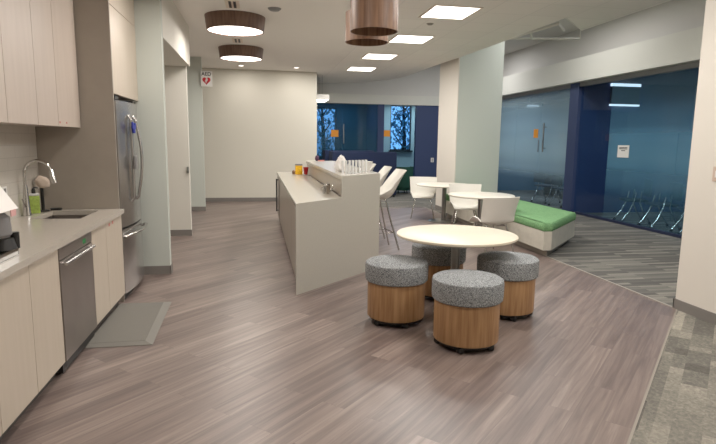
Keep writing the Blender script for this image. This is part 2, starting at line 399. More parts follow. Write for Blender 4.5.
# far header (gently curved)
bm = nb(); n = 16; L_ = []
for i in range(n + 1):
    t = i / n; x = 1.5 + 5.5 * t; y = 16.72 + .28 * math.sin(PI * t) ; L_.append((x, y))
prism(bm, L_ + [(7.0, 17.3), (1.5, 17.3)], 2.73, 3.02)
struct('trim_6', bm, 'header', label='gently curved far header above the window glass')
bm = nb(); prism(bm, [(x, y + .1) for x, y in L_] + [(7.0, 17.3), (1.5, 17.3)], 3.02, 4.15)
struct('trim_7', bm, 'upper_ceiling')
sbox('wall_far_return', 'wall_beige', 1.38, 1.5, 14.4, 19.6, 0, 4.15)

# right conference rooms
sbox('wall_room_divider', 'navy', 7.2, 10.8, 11.27, 11.45, 0, 2.93, label='navy wall between the two glass rooms')
bm = nb(); box(bm, 7.05, 7.2, 11.27, 11.62, 0, 2.93)
struct('wall_room_post', bm, 'navy', label='navy post between the glass doors and the filmed glass')
sbox('wall_room_back', 'teal', 10.0, 10.1, 4.4, 17.0, 0, 2.93)
sbox('wall_room_near', 'navy', 7.2, 10.0, 4.3, 4.42, 0, 2.93)
sbox('wall_room_far', 'teal', 7.2, 10.0, 17.0, 17.1, 0, 2.93)
sbox('ceiling_rooms', 'navy', 7.42, 10.1, 4.3, 17.1, 2.93, 3.0)

# glass panes right: window_1.. panes
for i, (a, b) in enumerate(((4.45, 6.4), (6.4, 8.28), (8.28, 10.17))):
    bm = nb(); box(bm, 7.115, 7.127, a + .004, b - .004, .05, 2.84)
    struct('window_%d' % (i + 1), bm, 'glass_r', label='tall glass panel with blue gradient film')
bm = nb(); box(bm, 7.115, 7.127, 10.174, 11.26, .05, 2.84)
struct('window_4', bm, 'glass_clear', label='dark clear glass panel beside the navy post')
# glass doors left section
for i, (a, b) in enumerate(((11.63, 12.93), (12.94, 14.3), (14.31, 16.9))):
    bm = nb(); box(bm, 7.1, 7.112, a, b, .01, 2.84)
    dr = struct('door_%d' % (i + 1) if i < 2 else 'window_5', bm, 'glass_l', label='frosted blue glass door' if i < 2 else 'frosted blue glass panel')
    if i == 0:
        hb = nb(); tube(hb, [(7.03, 12.66, 1.36), (7.03, 12.66, 2.08)], .018)
        tube(hb, [(7.03, 12.66, 1.46), (7.1, 12.66, 1.46)], .01); tube(hb, [(7.03, 12.66, 1.98), (7.1, 12.66, 1.98)], .01)
        obj('door_handle', hb, 'satin', dr, True)
    if i == 1:
        hb = nb(); tube(hb, [(7.08, 12.98, 1.36), (7.08, 12.98, 1.66)], .012)
        obj('door_handle', hb, 'satin', dr, True)
bm = nb(); box(bm, 7.09, 7.098, 13.05, 13.27, 1.72, 1.94)
tag(obj('sticker', bm, 'orange'), 'orange square sticker on the glass door beside the tall bar handle', 'sticker')
# paper sign
t = thing('paper_sign', 'white paper sign taped on the blue filmed glass', 'sign', (7.108, 9.68, 1.44))
bm = nb(); box(bm, -.002, .002, -.17, .17, -.12, .12); obj('sheet', bm, 'paper', t)
bm = nb()
for k, (w, z) in enumerate(((.12, .075), (.12, .05), (.06, .015))): box(bm, -.004, -.002, -w, w, z - .007, z + .007)
obj('lettering', bm, 'ink', t)

# far glass wall
def pane(name, x0, x1, z0, z1, m='glass_far', y=17.0, label=None):
    bm = nb(); box(bm, x0, x1, y, y + .012, z0, z1); return struct(name, bm, m, label=label)
pane('window_6', 1.5, 2.6, .05, 2.73, label='far glass panel with orange sticker, window beyond')
d4 = pane('door_3', 2.61, 3.72, .05, 2.73, label='far dark blue glass door')
hb = nb(); tube(hb, [(2.64, 16.95, 1.5), (2.64, 16.95, 2.1)], .018); tube(hb, [(2.64, 16.95, 1.6), (2.64, 17, 1.6)], .01)
obj('door_handle', hb, 'satin', d4, True)
sbox('wall_far_post', 'navy', 3.73, 3.93, 16.95, 17.15, 0, 2.73)
pane('window_7', 3.94, 4.98, .05, 2.73, 'glass_clear', label='far clear glass panel in front of the window')
sbox('wall_far_blue', 'navy', 4.99, 7.1, 16.98, 17.15, 0, 2.93, label='navy far wall with an outlet')
tag(obj('sticker', (lambda b: (box(b, 2.25, 2.48, 16.99, 16.999, 1.7, 1.91), b)[1])(nb()), 'orange'), 'orange sticker on the far left glass panel', 'sticker')
tag(obj('sticker', (lambda b: (box(b, 3.94, 4.14, 16.99, 16.999, 1.73, 1.93), b)[1])(nb()), 'orange'), 'orange sticker on the far glass beside the tree window', 'sticker')
t = thing('wall_outlet', 'white outlet plate on the navy far wall', 'outlet', (5.565, 16.975, 1.0))
bm = nb(); box(bm, -.05, .05, -.008, 0, -.07, .07, bev=.004); obj('plate', bm, 'white', t)
bm = nb(); box(bm, -.02, .02, -.012, -.008, .01, .045); box(bm, -.02, .02, -.012, -.008, -.045, -.01); obj('socket', bm, 'greyplastic', t)
# exterior wall with two windows
WX = [(1.98, 2.72, 1.0, 2.72), (4.66, 5.44, 1.27, 2.86)]
bm = nb(); y0, y1 = 19.1, 19.3
xs = [1.5, 1.98, 2.72, 4.66, 5.44, 7.3]
for a, b, z0, z1 in ((1.5, 1.98, 0, 3.44), (1.98, 2.72, 0, 1.0), (1.98, 2.72, 2.72, 3.44), (2.72, 3.8, 0, 3.44)): box(bm, a, b, y0, y1, z0, z1)
struct('wall_exterior_left', bm, 'teal')
bm = nb()
for a, b, z0, z1 in ((3.8, 4.66, 0, 3.44), (4.66, 5.44, 0, 1.27), (4.66, 5.44, 2.86, 3.44), (5.44, 7.3, 0, 3.44)): box(bm, a, b, y0, y1, z0, z1)
struct('wall_exterior', bm, 'palewall')
sbox('wall_office_divider', 'navy', 3.78, 3.88, 17.15, 19.1, 0, 3.44)
sbox('ceiling_office', 'navy', 1.5, 7.3, 17.3, 19.1, 2.95, 3.02)
sbox('wall_office_end', 'palewall', 7.2, 7.3, 17.1, 19.3, 0, 3.44)
for i, (a, b, z0, z1) in enumerate(WX):
    bm = nb(); box(bm, a, b, 19.2, 19.21, z0, z1); w = struct('window_%d' % (8 + i), bm, 'glass_win', label='exterior window onto blue dusk trees')
    fb = nb()
    for p in ((a, a + .04, z0, z1), (b - .04, b, z0, z1), (a, b, z0, z0 + .04), (a, b, z1 - .04, z1)): box(fb, p[0], p[1], 19.17, 19.23, p[2], p[3])
    obj('window_frame', fb, 'black', w)
    sb = nb(); box(sb, a - .04, b + .04, 18.98, 19.12, z0 - .05, z0); obj('window_sill', sb, 'black', w)
# potted plant on sill
t = thing('potted_plant', 'small dark potted plant on the far window sill', 'plant', (5.14, 19.04, 1.27))
bm = nb(); lathe(bm, [(0, 0), (.04, 0), (.06, .1), (.05, .1), (0, .09)], seg=16); obj('pot', bm, 'black', t, True)
bm = nb()
for k in range(26):
    a = random.uniform(0, 2 * PI); e = random.uniform(.2, 1.3); l = random.uniform(.06, .13)
    p = Vector((0, 0, .09)); q = p + Vector((math.cos(a) * math.cos(e), math.sin(a) * math.cos(e), math.sin(e))) * l; s = Vector((-math.sin(a), math.cos(a), 0)) * .015
    mid = (p + q) / 2
    bm.faces.new([bm.verts.new(v) for v in (p, mid + s, q, mid - s)])
obj('leaves', bm, 'leaf', t)

# trees outdoors
def tree(x, y, h, label, seed):
    r = random.Random(seed); t = thing('tree', label, 'tree', (x, y, -.3), 0, 'trees outside the far windows')
    bm = nb(); tube(bm, [(0, 0, 0), (.05, 0, h * .4), (-.05, .05, h * .9)], [.12, .09, .03], 8)
    for k in range(7):
        a = r.uniform(0, 2 * PI); z = h * r.uniform(.3, .75); tube(bm, [(0, 0, z), (math.cos(a) * .6, math.sin(a) * .5, z + .6)], [.04, .012], 6)
    obj('trunk', bm, 'bark', t)
    bm = nb()
    for k in range(1500):
        a = r.uniform(0, 2 * PI); rr = 1.25 * math.sqrt(r.random()); z = r.uniform(.25, 1.05) * h
        c = Vector((rr * math.cos(a), rr * math.sin(a) * .8, z)); s = r.uniform(.05, .11)
        mt = Matrix.Translation(c) @ Euler((r.uniform(0, 6), r.uniform(0, 6), r.uniform(0, 6))).to_matrix().to_4x4()
        bm.faces.new([bm.verts.new(mt @ Vector(v)) for v in ((-s, 0, 0), (0, -s * .5, 0), (s, 0, 0), (0, s * .5, 0))])
    obj('foliage', bm, 'leaf', t)
tree(2.6, 22.3, 4.2, 'dusky tree seen through the far left window behind the glass', 1)
tree(6.1, 22.6, 4.4, 'dusky tree seen through the far right window above the dark pot', 2)
sbox('floor_outdoor', 'ground', -2, 14, 19.3, 40, -.4, -.3)

# ------------------------------------------------------------------ kitchen
XF = -1.275   # door faces
# base cabinets
def base_cabinet(y0, y1, seams, label, top=.868):
    t = thing('base_cabinet', label, 'cabinet', (0, 0, 0), 0, 'kitchen base cabinets')
    bm = nb(); box(bm, -1.97, XF - .02, y0 + .002, y1 - .002, .1, top); obj('carcass', bm, 'carcass', t)
    bm = nb(); box(bm, -1.97, XF - .07, y0 + .002, y1 - .002, 0, .1); obj('toe_kick', bm, 'toe', t)
    for a, b in zip(seams, seams[1:]):
        bm = nb(); box(bm, XF - .02, XF, a + .0025, b - .0025, .1, .862, bev=.0015); obj('door', bm, 'cab', t)
    return t
base_cabinet(1.95, 2.79, [1.95, 2.37, 2.79], 'pale laminate base cabinet nearest the camera under the coffee machine')
base_cabinet(2.79, 3.70, [2.79, 3.245, 3.70], 'pale laminate two-door base cabinet directly left of the dishwasher')
sk = base_cabinet(4.41, 5.36, [4.41, 4.82, 5.36], 'pale laminate base cabinet under the sink, right of the dishwasher', .68)
for (yy, zz) in ((4.93, .83), (5.04, .835)):
    bm = nb(); box(bm, XF, XF + .001, yy - .022, yy + .022, zz - .014, zz + .012); obj('sticker', bm, 'pink', sk)
# dishwasher
t = thing('dishwasher', 'stainless steel dishwasher built in under the kitchen counter', 'dishwasher')
bm = nb(); box(bm, -1.95, XF - .02, 3.703, 4.407, .02, .866); obj('body', bm, 'black', t)
bm = nb(); box(bm, XF - .02, XF + .006, 3.705, 4.405, .10, .775, bev=.003); obj('door', bm, 'steel_dark', t)
bm = nb(); box(bm, XF - .02, XF + .004, 3.705, 4.405, .782, .862, bev=.003); obj('control_panel', bm, 'steel_dark', t)
bm = nb(); tube(bm, [(XF + .028, 3.74, .752), (XF + .028, 4.37, .752)], .012)
for yy in (3.76, 4.35): tube(bm, [(XF, yy, .752), (XF + .028, yy, .752)], .009)
obj('handle', bm, 'steel', t, True)
bm = nb(); box(bm, XF + .004, XF + .006, 4.19, 4.25, .80, .835); q = obj('indicator', bm, 'greenled', t); q['label'] = 'green tag'
bm = nb(); box(bm, XF - .06, XF - .05, 3.705, 4.405, .02, .095); obj('kick_plate', bm, 'black', t)
# filler strips beside the dishwasher belong to worktop run
# worktop with sink cut-out
WZ0, WZ1 = .87, .91
bm = nb()
sx0, sx1, sy0, sy1 = -1.84, -1.45, 4.76, 5.29
for a in ((-1.975, -1.255, 1.95, sy0), (-1.975, sx0, sy0, sy1), (sx1, -1.255, sy0, sy1), (-1.975, -1.255, sy1, 5.395)): box(bm, *a, WZ0, WZ1)
tag(obj('worktop', bm, 'quartz'), 'grey quartz kitchen worktop with undermount sink opening', 'worktop')
t = thing('sink', 'stainless undermount sink set in the kitchen worktop', 'sink')
bm = nb()
x0, x1, y0, y1, zb = sx0 - .01, sx1 + .01, sy0 - .01, sy1 + .01, .70
box(bm, x0, x1, y0, y1, zb - .01, zb); box(bm, x0 - .008, x0, y0, y1, zb, WZ0 - .002); box(bm, x1, x1 + .008, y0, y1, zb, WZ0 - .002)
box(bm, x0, x1, y0 - .008, y0, zb, WZ0 - .002); box(bm, x0, x1, y1, y1 + .008, zb, WZ0 - .002)
obj('basin', bm, 'steel_dark', t)
bm = nb(); lathe(bm, [(0, zb + .002), (.045, zb + .002), (.05, zb + .006), (.055, zb + .001)], -1.64, 5.02, 24); obj('drain', bm, 'chrome', t, True)
# faucet
t = thing('faucet', 'tall chrome gooseneck faucet behind the kitchen sink', 'faucet', (-1.935, 4.98, .91))
bm = nb(); lathe(bm, [(0, 0), (.036, 0), (.036, .012), (.031, .03), (.026, .12), (.016, .26), (0, .26)], seg=24); obj('base', bm, 'chrome', t, True)
pts = [(0, 0, .15), (0, 0, .3)] + arc(.105, .36, .105, PI, .3, 14, lambda x, z: (x, 0, z))
bm = nb(); tube(bm, pts, .013, 12); obj('spout', bm, 'chrome', t, True)
bm = nb(); tube(bm, [(.203, 0, .395), (.217, 0, .34), (.232, 0, .275)], [.014, .02, .024], 14); obj('spray_head', bm, 'chrome', t, True)
bm = nb(); tube(bm, [(0, -.02, .08), (0, -.05, .1), (.01, -.1, .15)], [.012, .008, .006], 8); obj('handle', bm, 'chrome', t, True)
# dish soap, brush holder, tray
t = thing('soap_bottle', 'dish soap bottle with green label and black pump beside the faucet', 'bottle', (-1.93, 5.13, .91), .3)
bm = nb(); box(bm, -.042, .042, -.026, .026, 0, .155, bev=.01); obj('body', bm, 'greenlabel', t, True)
bm = nb(); box(bm, -.04, .04, -.0245, .0245, .155, .175, bev=.008); obj('shoulder', bm, 'clear', t, True)
bm = nb(); tube(bm, [(0, 0, .17), (0, 0, .2), (0, 0, .22)], [.016, .016, .01], 12); tube(bm, [(0, 0, .225), (.035, 0, .222)], .006, 8); obj('pump', bm, 'black', t, True)
t = thing('paper_towel', 'crumpled beige cloth draped on a black post behind the sink', 'cloth', (-1.905, 5.25, .91))
bm = nb(); lathe(bm, [(0, 0), (.05, 0), (.05, .012), (.014, .016), (.012, .26), (0, .26)], seg=20); obj('stand', bm, 'black', t, True)
bm = nb(); bmesh.ops.create_icosphere(bm, subdivisions=3, radius=1)
for v in bm.verts:
    n_ = v.co.copy(); k = 1 + .12 * math.sin(5 * n_.x + 3 * n_.z) * math.cos(4 * n_.y); v.co = Vector((n_.x * .06 * k + .01 * (1 - n_.z), n_.y * .045 * k, n_.z * .055 * k + .265))
obj('cloth', bm, mat('beige_cloth', rgb(214, 196, 180), .9), t, True)
bm = nb(); lathe(bm, [(0, 0), (.045, 0), (.055, .018), (.05, .018), (.042, .006), (0, .006)], seg=24)
bmesh.ops.transform(bm, matrix=Matrix.Diagonal((1, .7, 1, 1)), verts=bm.verts)
tag(obj('soap_dish', bm, 'black', smooth=True, loc=(-1.83, 5.345, .91)), 'low black dish at the end of the counter beside the sink', 'dish')
# backsplash outlet
t = thing('wall_outlet', 'white outlet plate on the tiled backsplash beside the faucet', 'outlet', (-1.98, 4.7, 1.12))
bm = nb(); box(bm, 0, .006, -.04, .04, -.06, .06, bev=.003); obj('plate', bm, 'white', t)
bm = nb(); box(bm, .006, .008, -.018, .018, -.045, -.01); box(bm, .006, .008, -.018, .018, .01, .045); obj('socket', bm, 'greyplastic', t)

# coffee machine / grinder at the left edge
t = thing('coffee_machine', 'grey coffee machine with paper on its sloped top at the left edge', 'coffee machine', (-1.48, 3.14, .91))
bm = nb(); box(bm, -.2, .06, -.12, .09, .012, .05, bev=.008); box(bm, -.2, -.02, -.12, .12, .05, .54, bev=.01); obj('body', bm, 'black', t)
bm = nb(); tube(bm, [(.075, .035, .12), (.075, .035, .14), (.075, .035, .23), (.075, .035, .25)], [.07, .085, .08, .06], 24); obj('hopper', bm, 'greyplastic', t, True)
bm = nb(); tube(bm, [(.10, .05, .055), (.10, .05, .115)], [.075, .06], 20); tube(bm, [(.15, .1, .05), (.15, .1, .14)], .022, 14); obj('brew_head', bm, 'black', t, True)
bm = nb()
vs = [bm.verts.new(p) for p in ((-.02, -.12, .56), (-.02, .12, .56), (.17, .12, .27), (.17, -.12, .27), (-.03, -.12, .555), (-.03, .12, .555), (.16, .12, .265), (.16, -.12, .265))]
for f in ((0, 1, 2, 3), (7, 6, 5, 4), (0, 4, 5, 1), (1, 5, 6, 2), (2, 6, 7, 3), (3, 7, 4, 0)): bm.faces.new([vs[i] for i in f])
q = obj('paper', bm, 'paper', t); q['label'] = 'sloped white paper sheet'
bm = nb(); box(bm, .165, .17, .03, .09, .235, .27); q = obj('label_tag', bm, mat('pale_red_label', rgb(214, 160, 156), .6), t)
bm = nb()
box(bm, 0.0, .155, -.12, .12, 0, .01)
for k in range(9): box(bm, .0, .15, -.11 + k * .026, -.105 + k * .026, .012, .045)
box(bm, .148, .155, -.12, .12, .012, .05); box(bm, 0, .155, .115, .12, .012, .05)
obj('drip_tray', bm, 'chrome', t)

# upper cabinets
XU = -1.59
def upper(y0, y1, seams, label):
    t = thing('wall_cabinet', label, 'cabinet', (0, 0, 0), 0, 'upper kitchen cabinets')
    bm = nb(); box(bm, -1.975, XU - .02, y0 + .001, y1 - .001, 1.665, HC - .002); obj('carcass', bm, 'cab_up', t)
    for a, b in zip(seams, seams[1:]):
        bm = nb(); box(bm, XU - .02, XU, a + .003, b - .003, 1.66, HC - .004, bev=.0015); obj('door', bm, 'cab_up', t)
    return t
upper(2.95, 3.91, [2.95, 3.43, 3.91], 'pale upper cabinet cut off by the left edge of the view')
upper(3.91, 4.83, [3.91, 4.41, 4.83], 'middle pale upper cabinet with two tall doors')
u = upper(4.83, 5.39, [4.83, 5.39], 'last pale upper cabinet beside the grey tall panel')
for yy in (4.86, 5.02):
    bm = nb(); box(bm, XU, XU + .001, yy - .012, yy + .012, 1.685, 1.70); q = obj('sticker', bm, 'red', u); q['label'] = 'tiny red sticker'
# tall panel
bm = nb(); box(bm, -1.978, -1.30, 5.4, 5.425, 0, HC - .002)
tag(obj('end_panel', bm, 'panel'), 'tall grey brown end panel between counter and refrigerator', 'panel')
# over-fridge cabinet
t = thing('bridge_cabinet', 'pale cabinet above the refrigerator', 'cabinet')
bm = nb(); box(bm, -1.975, -1.325, 5.426, 6.498, 1.985, HC - .002); obj('carcass', bm, 'carcass', t)
bm = nb(); box(bm, -1.325, -1.305, 5.428, 6.496, 1.98, 2.77, bev=.0015); obj('door', bm, 'cab', t)
bm = nb(); box(bm, -1.325, -1.305, 5.428, 6.496, 2.776, HC - .004, bev=.0015); obj('door', bm, 'cab', t)
# refrigerator
def bowed(bm, y0, y1, z0, z1, xb, xe, xm, yA, yB, n=10):
    """door slab whose front bows out across the pair yA..yB"""
    pts = [(xb, y0)]
    for i in range(n + 1):
        y = y0 + (y1 - y0) * i / n; u = (y - yA) / (yB - yA); x = xe + (xm - xe) * (1 - (2 * u - 1) ** 2)
        pts.append((x, y))
    pts.append((xb, y1)); prism(bm, pts[::-1], z0, z1)
t = thing('refrigerator', 'stainless french door refrigerator with bottom freezer in the alcove', 'refrigerator')
FY0, FY1, FYM = 5.44, 6.32, 5.88
bm = nb(); box(bm, -1.95, -1.345, FY0, FY1, .02, 1.93); obj('body', bm, 'black', t)
for a, b in ((FY0, FYM - .003), (FYM + .003, FY1)):
    bm = nb(); bowed(bm, a, b, .72, 1.92, -1.34, -1.29, -1.245, FY0, FY1); dr = obj('door', bm, 'steel', t, True)
    hy = FYM - .17 if a == FY0 else FYM + .03
    hx = -1.226 if a == FY0 else -1.222; bw = .004 if a == FY0 else .045
    hb = nb(); s = [(-1.252, hy, .95), (hx, hy, .98)] + [(hx + bw * math.sin(PI * k / 8), hy, 1.0 + .74 * k / 8) for k in range(9)] + [(hx, hy, 1.76), (-1.252, hy, 1.79)]
    tube(hb, s, .015, 10); obj('handle', hb, 'steel', dr, True)
bm = nb(); bowed(bm, FY0, FY1, .07, .70, -1.34, -1.29, -1.245, FY0, FY1); fz = obj('freezer_drawer', bm, 'steel', t, True)
hb = nb(); s = [(-1.28, FY0 + .06, .62), (-1.235, FY0 + .08, .64)] + [(-1.225 + .035 * math.sin(PI * k / 8), FY0 + .1 + (FY1 - FY0 - .2) * k / 8, .64) for k in range(9)] + [(-1.235, FY1 - .08, .64), (-1.28, FY1 - .06, .62)]
tube(hb, s, .016, 10); obj('handle', hb, 'chrome', fz, True)
for a in (FY0 + .02, FY1 - .14):
    bm = nb(); box(bm, -1.5, -1.3, a, a + .12, 1.93, 1.96); obj('hinge_cover', bm, 'black', t)
bm = nb(); box(bm, -1.36, -1.31, FY0 + .02, FY1 - .02, .0, .065); obj('kick_grille', bm, 'black', t)
# ribbon & tag on handle
bm = nb(); box(bm, -1.208, -1.19, 5.68, 5.74, 1.62, 1.70, bev=.008); box(bm, -1.206, -1.192, 5.64, 5.686, 1.66, 1.73, bev=.006); box(bm, -1.206, -1.192, 5.734, 5.78, 1.66, 1.72, bev=.006)
tag(obj('ribbon', bm, 'blue'), 'small blue ribbon tied on the refrigerator door handle', 'ribbon')
bm = nb(); box(bm, -1.208, -1.188, 5.67, 5.75, 1.27, 1.40, bev=.008)
tag(obj('handle_pad', bm, 'greyplastic'), 'small grey pad clipped on the refrigerator handle below the blue ribbon', 'pad')
# mat
t = thing('floor_mat', 'grey anti-fatigue mat on the floor before the sink cabinet', 'mat')
bm = nb(); vs0 = [(-1.335, 4.19), (-.82, 4.19), (-.85, 5.33), (-1.335, 5.33)]; vs1 = [(-1.31, 4.24), (-.88, 4.24), (-.91, 5.27), (-1.31, 5.27)]
lo = [bm.verts.new((x, y, .001)) for x, y in vs0]; mi = [bm.verts.new((x, y, .004)) for x, y in vs0]; hi = [bm.verts.new((x, y, .02)) for x, y in vs1]
for i in range(4):
    j = (i + 1) % 4; bm.faces.new((lo[i], lo[j], mi[j], mi[i])); bm.faces.new((mi[i], mi[j], hi[j], hi[i]))
bm.faces.new(lo[::-1]); bm.faces.new(hi); obj('bevel_border', bm, 'rubber_edge', t)
bm = nb(); prism(bm, [(-1.309, 4.243), (-.882, 4.243), (-.912, 5.267), (-1.309, 5.267)], .0195, .0215); obj('top_surface', bm, 'rubber', t)

# ------------------------------------------------------------------ island
t = thing('kitchen_island', 'two-level quartz kitchen island with mitred waterfall end', 'island')
IX0, IXM, IX1, IYN = .363, .91, 1.47, 5.395
TL, TH = .945, 1.185
YF = 10.9
# waterfall end (45 degrees), stepped outline
dirv = Vector((1, 1, 0)) / math.sqrt(2); nrm = Vector((-1, 1, 0)) / math.sqrt(2)
def endpt(x, z, back): # point on the end plane at x
    p = Vector((x, IYN + (x - IX0), z)); return p + Vector((0, back, 0))
bm = nb()
prof = [(IX0, 0), (IX1, 0), (IX1, TH), (IXM, TH), (IXM, TL), (IX0, TL)]
f0 = [bm.verts.new(endpt(x, z, 0)) for x, z in prof]; f1 = [bm.verts.new(endpt(x, z, .05)) for x, z in prof]
bm.faces.new(f0); bm.faces.new(f1[::-1])
for i in range(6): j = (i + 1) % 6; bm.faces.new((f0[i], f0[j], f1[j], f1[i]))
obj('waterfall_end', bm, 'quartz_isl', t)
def dprism(bm, x0, x1, z0, z1, yback=YF, d=.05):
    prism(bm, [(x0, IYN + x0 - IX0 + d), (x1, IYN + x1 - IX0 + d), (x1, yback), (x0, yback)], z0, z1)
bm = nb(); dprism(bm, IX0 - .0, IXM, TL - .04, TL); obj('worktop', bm, 'quartz_isl', t)
bm = nb(); dprism(bm, IXM - .0, IX1, TH - .04, TH, 10.6); obj('bar_top', bm, 'quartz_isl', t)
bm = nb(); dprism(bm, IX0 + .03, IXM + .1, .1, TL - .041, YF - .03); obj('cabinet_body', bm, 'isl_side', t)
bm = nb(); dprism(bm, IX0 + .09, IXM + .1, 0, .1, YF - .06); obj('toe_kick', bm, 'toe', t)
bm = nb(); dprism(bm, IXM + .02, IXM + .14, TL + .001, TH - .041, 10.55)
obj('riser', bm, 'isl_side', t)
for k in range(5):
    a = 5.5 + k * .9; bm = nb(); box(bm, IX0 + .012, IX0 + .03, a + .003, a + .897, .11, TL - .05, bev=.001); obj('door', bm, 'isl_side', t)
# undercounter fridge at far end of the left side
tf = thing('undercounter_fridge', 'black undercounter fridge at the far end of the island', 'fridge')
bm = nb(); box(bm, IX0 + .004, IX0 + .029, 10.02, 10.86, .1, TL - .05, bev=.003); obj('door', bm, 'steel_dark', tf)
bm = nb(); tube(bm, [(IX0 - .035, 10.2, .25), (IX0 - .035, 10.2, .86)], .013, 10); tube(bm, [(IX0 - .035, 10.2, .84), (IX0 + .01, 10.2, .84)], .009, 8); tube(bm, [(IX0 - .035, 10.2, .27), (IX0 + .01, 10.2, .27)], .009, 8); obj('handle', bm, 'black', tf, True)
# items on island
for i, (x, y) in enumerate(((.79, 6.42), (.84, 6.66))):
    tt = thing('metal_mug', ('steel creamer pot on the island ledge, nearer one of two', 'steel creamer pot on the island ledge, further one of two')[i], 'pot', (x, y, TL), .5 + 2.2 * i, 'steel pots on the island')
    bm = nb(); lathe(bm, [(0, 0), (.038, 0), (.036, .08), (.032, .095), (.034, .1), (.02, .105), (0, .108)], seg=24); obj('body', bm, 'chrome', tt, True)
    bm = nb(); tube(bm, [(-.033, 0, .085), (-.07, 0, .08), (-.075, 0, .05), (-.035, 0, .025)], .006, 8); obj('handle', bm, 'chrome', tt, True)
tt = thing('sauce_carton', 'yellow and orange packet box standing on the island', 'box', (.74, 10.15, TL), .1)
bm = nb(); box(bm, -.065, .065, -.03, .03, 0, .165, bev=.004); obj('body', bm, 'yellow', tt)
bm = nb(); box(bm, -.066, .066, -.031, .031, .165, .195, bev=.004); obj('lid', bm, 'greyplastic', tt)
bm = nb(); lathe(bm, [(0, 0), (.03, 0), (.05, .13), (.053, .133), (.045, .13), (.028, .01), (0, .01)], seg=24)
tag(obj('plastic_cup', bm, 'red', smooth=True, loc=(.855, 9.95, TL + .012)), 'red plastic cup standing on the small tray on the island', 'cup')
bm = nb(); box(bm, -.1, .1, -.07, .07, 0, .012, bev=.004)
tag(obj('tray', bm, 'satin', loc=(.9, 9.88, TL)), 'small grey tray under the red cup', 'tray')
bm = nb(); lathe(bm, [(0, 0), (.03, 0), (.035, .05), (.022, .07), (0, .08)], seg=18)
tag(obj('salt_jar', bm, 'walnut', smooth=True, loc=(.65, 10.2, TL)), 'small dark brown jar left of the yellow box', 'jar')
bm = nb(); lathe(bm, [(0, 0), (.022, 0), (.022, .09), (.012, .11), (.012, .13), (0, .13)], seg=18)
tag(obj('glass_bottle', bm, 'clear', smooth=True, loc=(.955, 9.9, TL + .012)), 'small clear bottle right of the red cup', 'bottle')
tt = thing('purple_bow', 'dark purple pouch with a pink tail on the far bar top', 'pouch', (1.1, 10.35, TH))
bm = nb(); bmesh.ops.create_icosphere(bm, subdivisions=2, radius=1)
for v in bm.verts: v.co = Vector((v.co.x * .04, v.co.y * .03, v.co.z * .05 * (1.3 if v.co.z > 0 else 1) + .05))
obj('pouch', bm, 'purple', tt, True)
bm = nb(); box(bm, .02, .14, -.02, .02, 0, .02, bev=.006); obj('tail', bm, 'pink', tt)
# clear tumblers
cup0 = None; cups = []
for r_ in range(2):
    for k in range(8):
        cups.append((.97 + .050 * k + .018 * r_, 6.29 + .050 * k + .12 * r_ ))
names = ['first', 'second', 'third', 'fourth', 'fifth', 'sixth', 'seventh', 'eighth']
for i, (x, y) in enumerate(cups):
    lab = '%s clear plastic tumbler from the left in the %s row on the bar top' % (names[i % 8], 'front' if i < 8 else 'back')
    if cup0 is None:
        bm = nb(); lathe(bm, [(0, 0), (.014, 0), (.014, .01), (.009, .02), (.0135, .14), (.0155, .155), (.0125, .15), (.008, .025), (0, .025)], seg=20)
        cup0 = obj('tumbler', bm, 'clear', smooth=True)
        c = cup0
    else: c = cup0.copy(); COL.objects.link(c)
    c.location = (x, y, TH); tag(c, lab, 'cup', 'clear tumblers on the bar top')
bm = nb(); lathe(bm, [(0, 0), (.05, 0), (.085, .12), (.09, .125), (.08, .12), (.046, .01), (0, .01)], seg=28)
tag(obj('ice_bucket', bm, 'white', smooth=True, loc=(1.385, 6.97, TH)), 'white flared bucket at the right of the tumblers', 'bucket')
bm = nb(); bmesh.ops.create_icosphere(bm, subdivisions=3, radius=1)
for v in bm.verts:
    c = v.co.copy(); k = 1 + .22 * math.sin(7 * c.x + 5 * c.z) * math.cos(6 * c.y + 2 * c.z)
    v.co = Vector((c.x * .055 * k * (1.2 - .5 * c.z), c.y * .05 * k, c.z * .1 * k + .105))
tag(obj('crumpled_napkin', bm, 'paper', smooth=True, loc=(1.02, 6.75, TH)), 'crumpled white napkin standing behind the tumblers', 'napkin')

# ------------------------------------------------------------------ stool table and ottomans
def round_table(label, loc, R, top, h, colr=.04, rb=.28, name='round_table'):
    t = thing(name, label, 'table', loc)
    bm = nb(); lathe(bm, [(0, h - .03), (R - .02, h - .03), (R, h - .02), (R, h - .004), (R - .006, h), (0, h)], seg=80); obj('tabletop', bm, top, t, True)
    bm = nb(); lathe(bm, [(0, .02), (colr, .02), (colr, h - .035), (0, h - .035)], seg=32); obj('pedestal', bm, 'satin', t, True)
    bm = nb(); lathe(bm, [(0, 0), (rb, 0), (rb, .008), (rb * .9, .014), (colr + .01, .02), (colr + .01, .03), (0, .03)], seg=48); obj('base', bm, 'satin', t, True)
    return t
round_table('large cream round table with the grey tweed ottomans around it', (1.79, 4.68, 0), .55, 'tabletop', .74, .04, .2)
t0 = thing('ottoman', 'x', 'stool', (1.585, 3.86, 0), 0, 'grey tweed and oak drum ottomans')
bm = nb(); lathe(bm, [(0, .375), (.262, .375), (.272, .385), (.275, .42), (.275, .515), (.270, .532), (.255, .542), (.12, .549), (0, .55)], seg=72); obj('cushion', bm, 'fabric', t0, True)
bm = nb(); lathe(bm, [(0, .06), (.25, .06), (.252, .065), (.252, .373), (0, .373)], seg=72); obj('drum', bm, 'woodbase', t0, True)
bm = nb(); lathe(bm, [(0, .035), (.225, .035), (.228, .058), (0, .058)], seg=48); obj('base_plate', bm, 'black', t0, True)
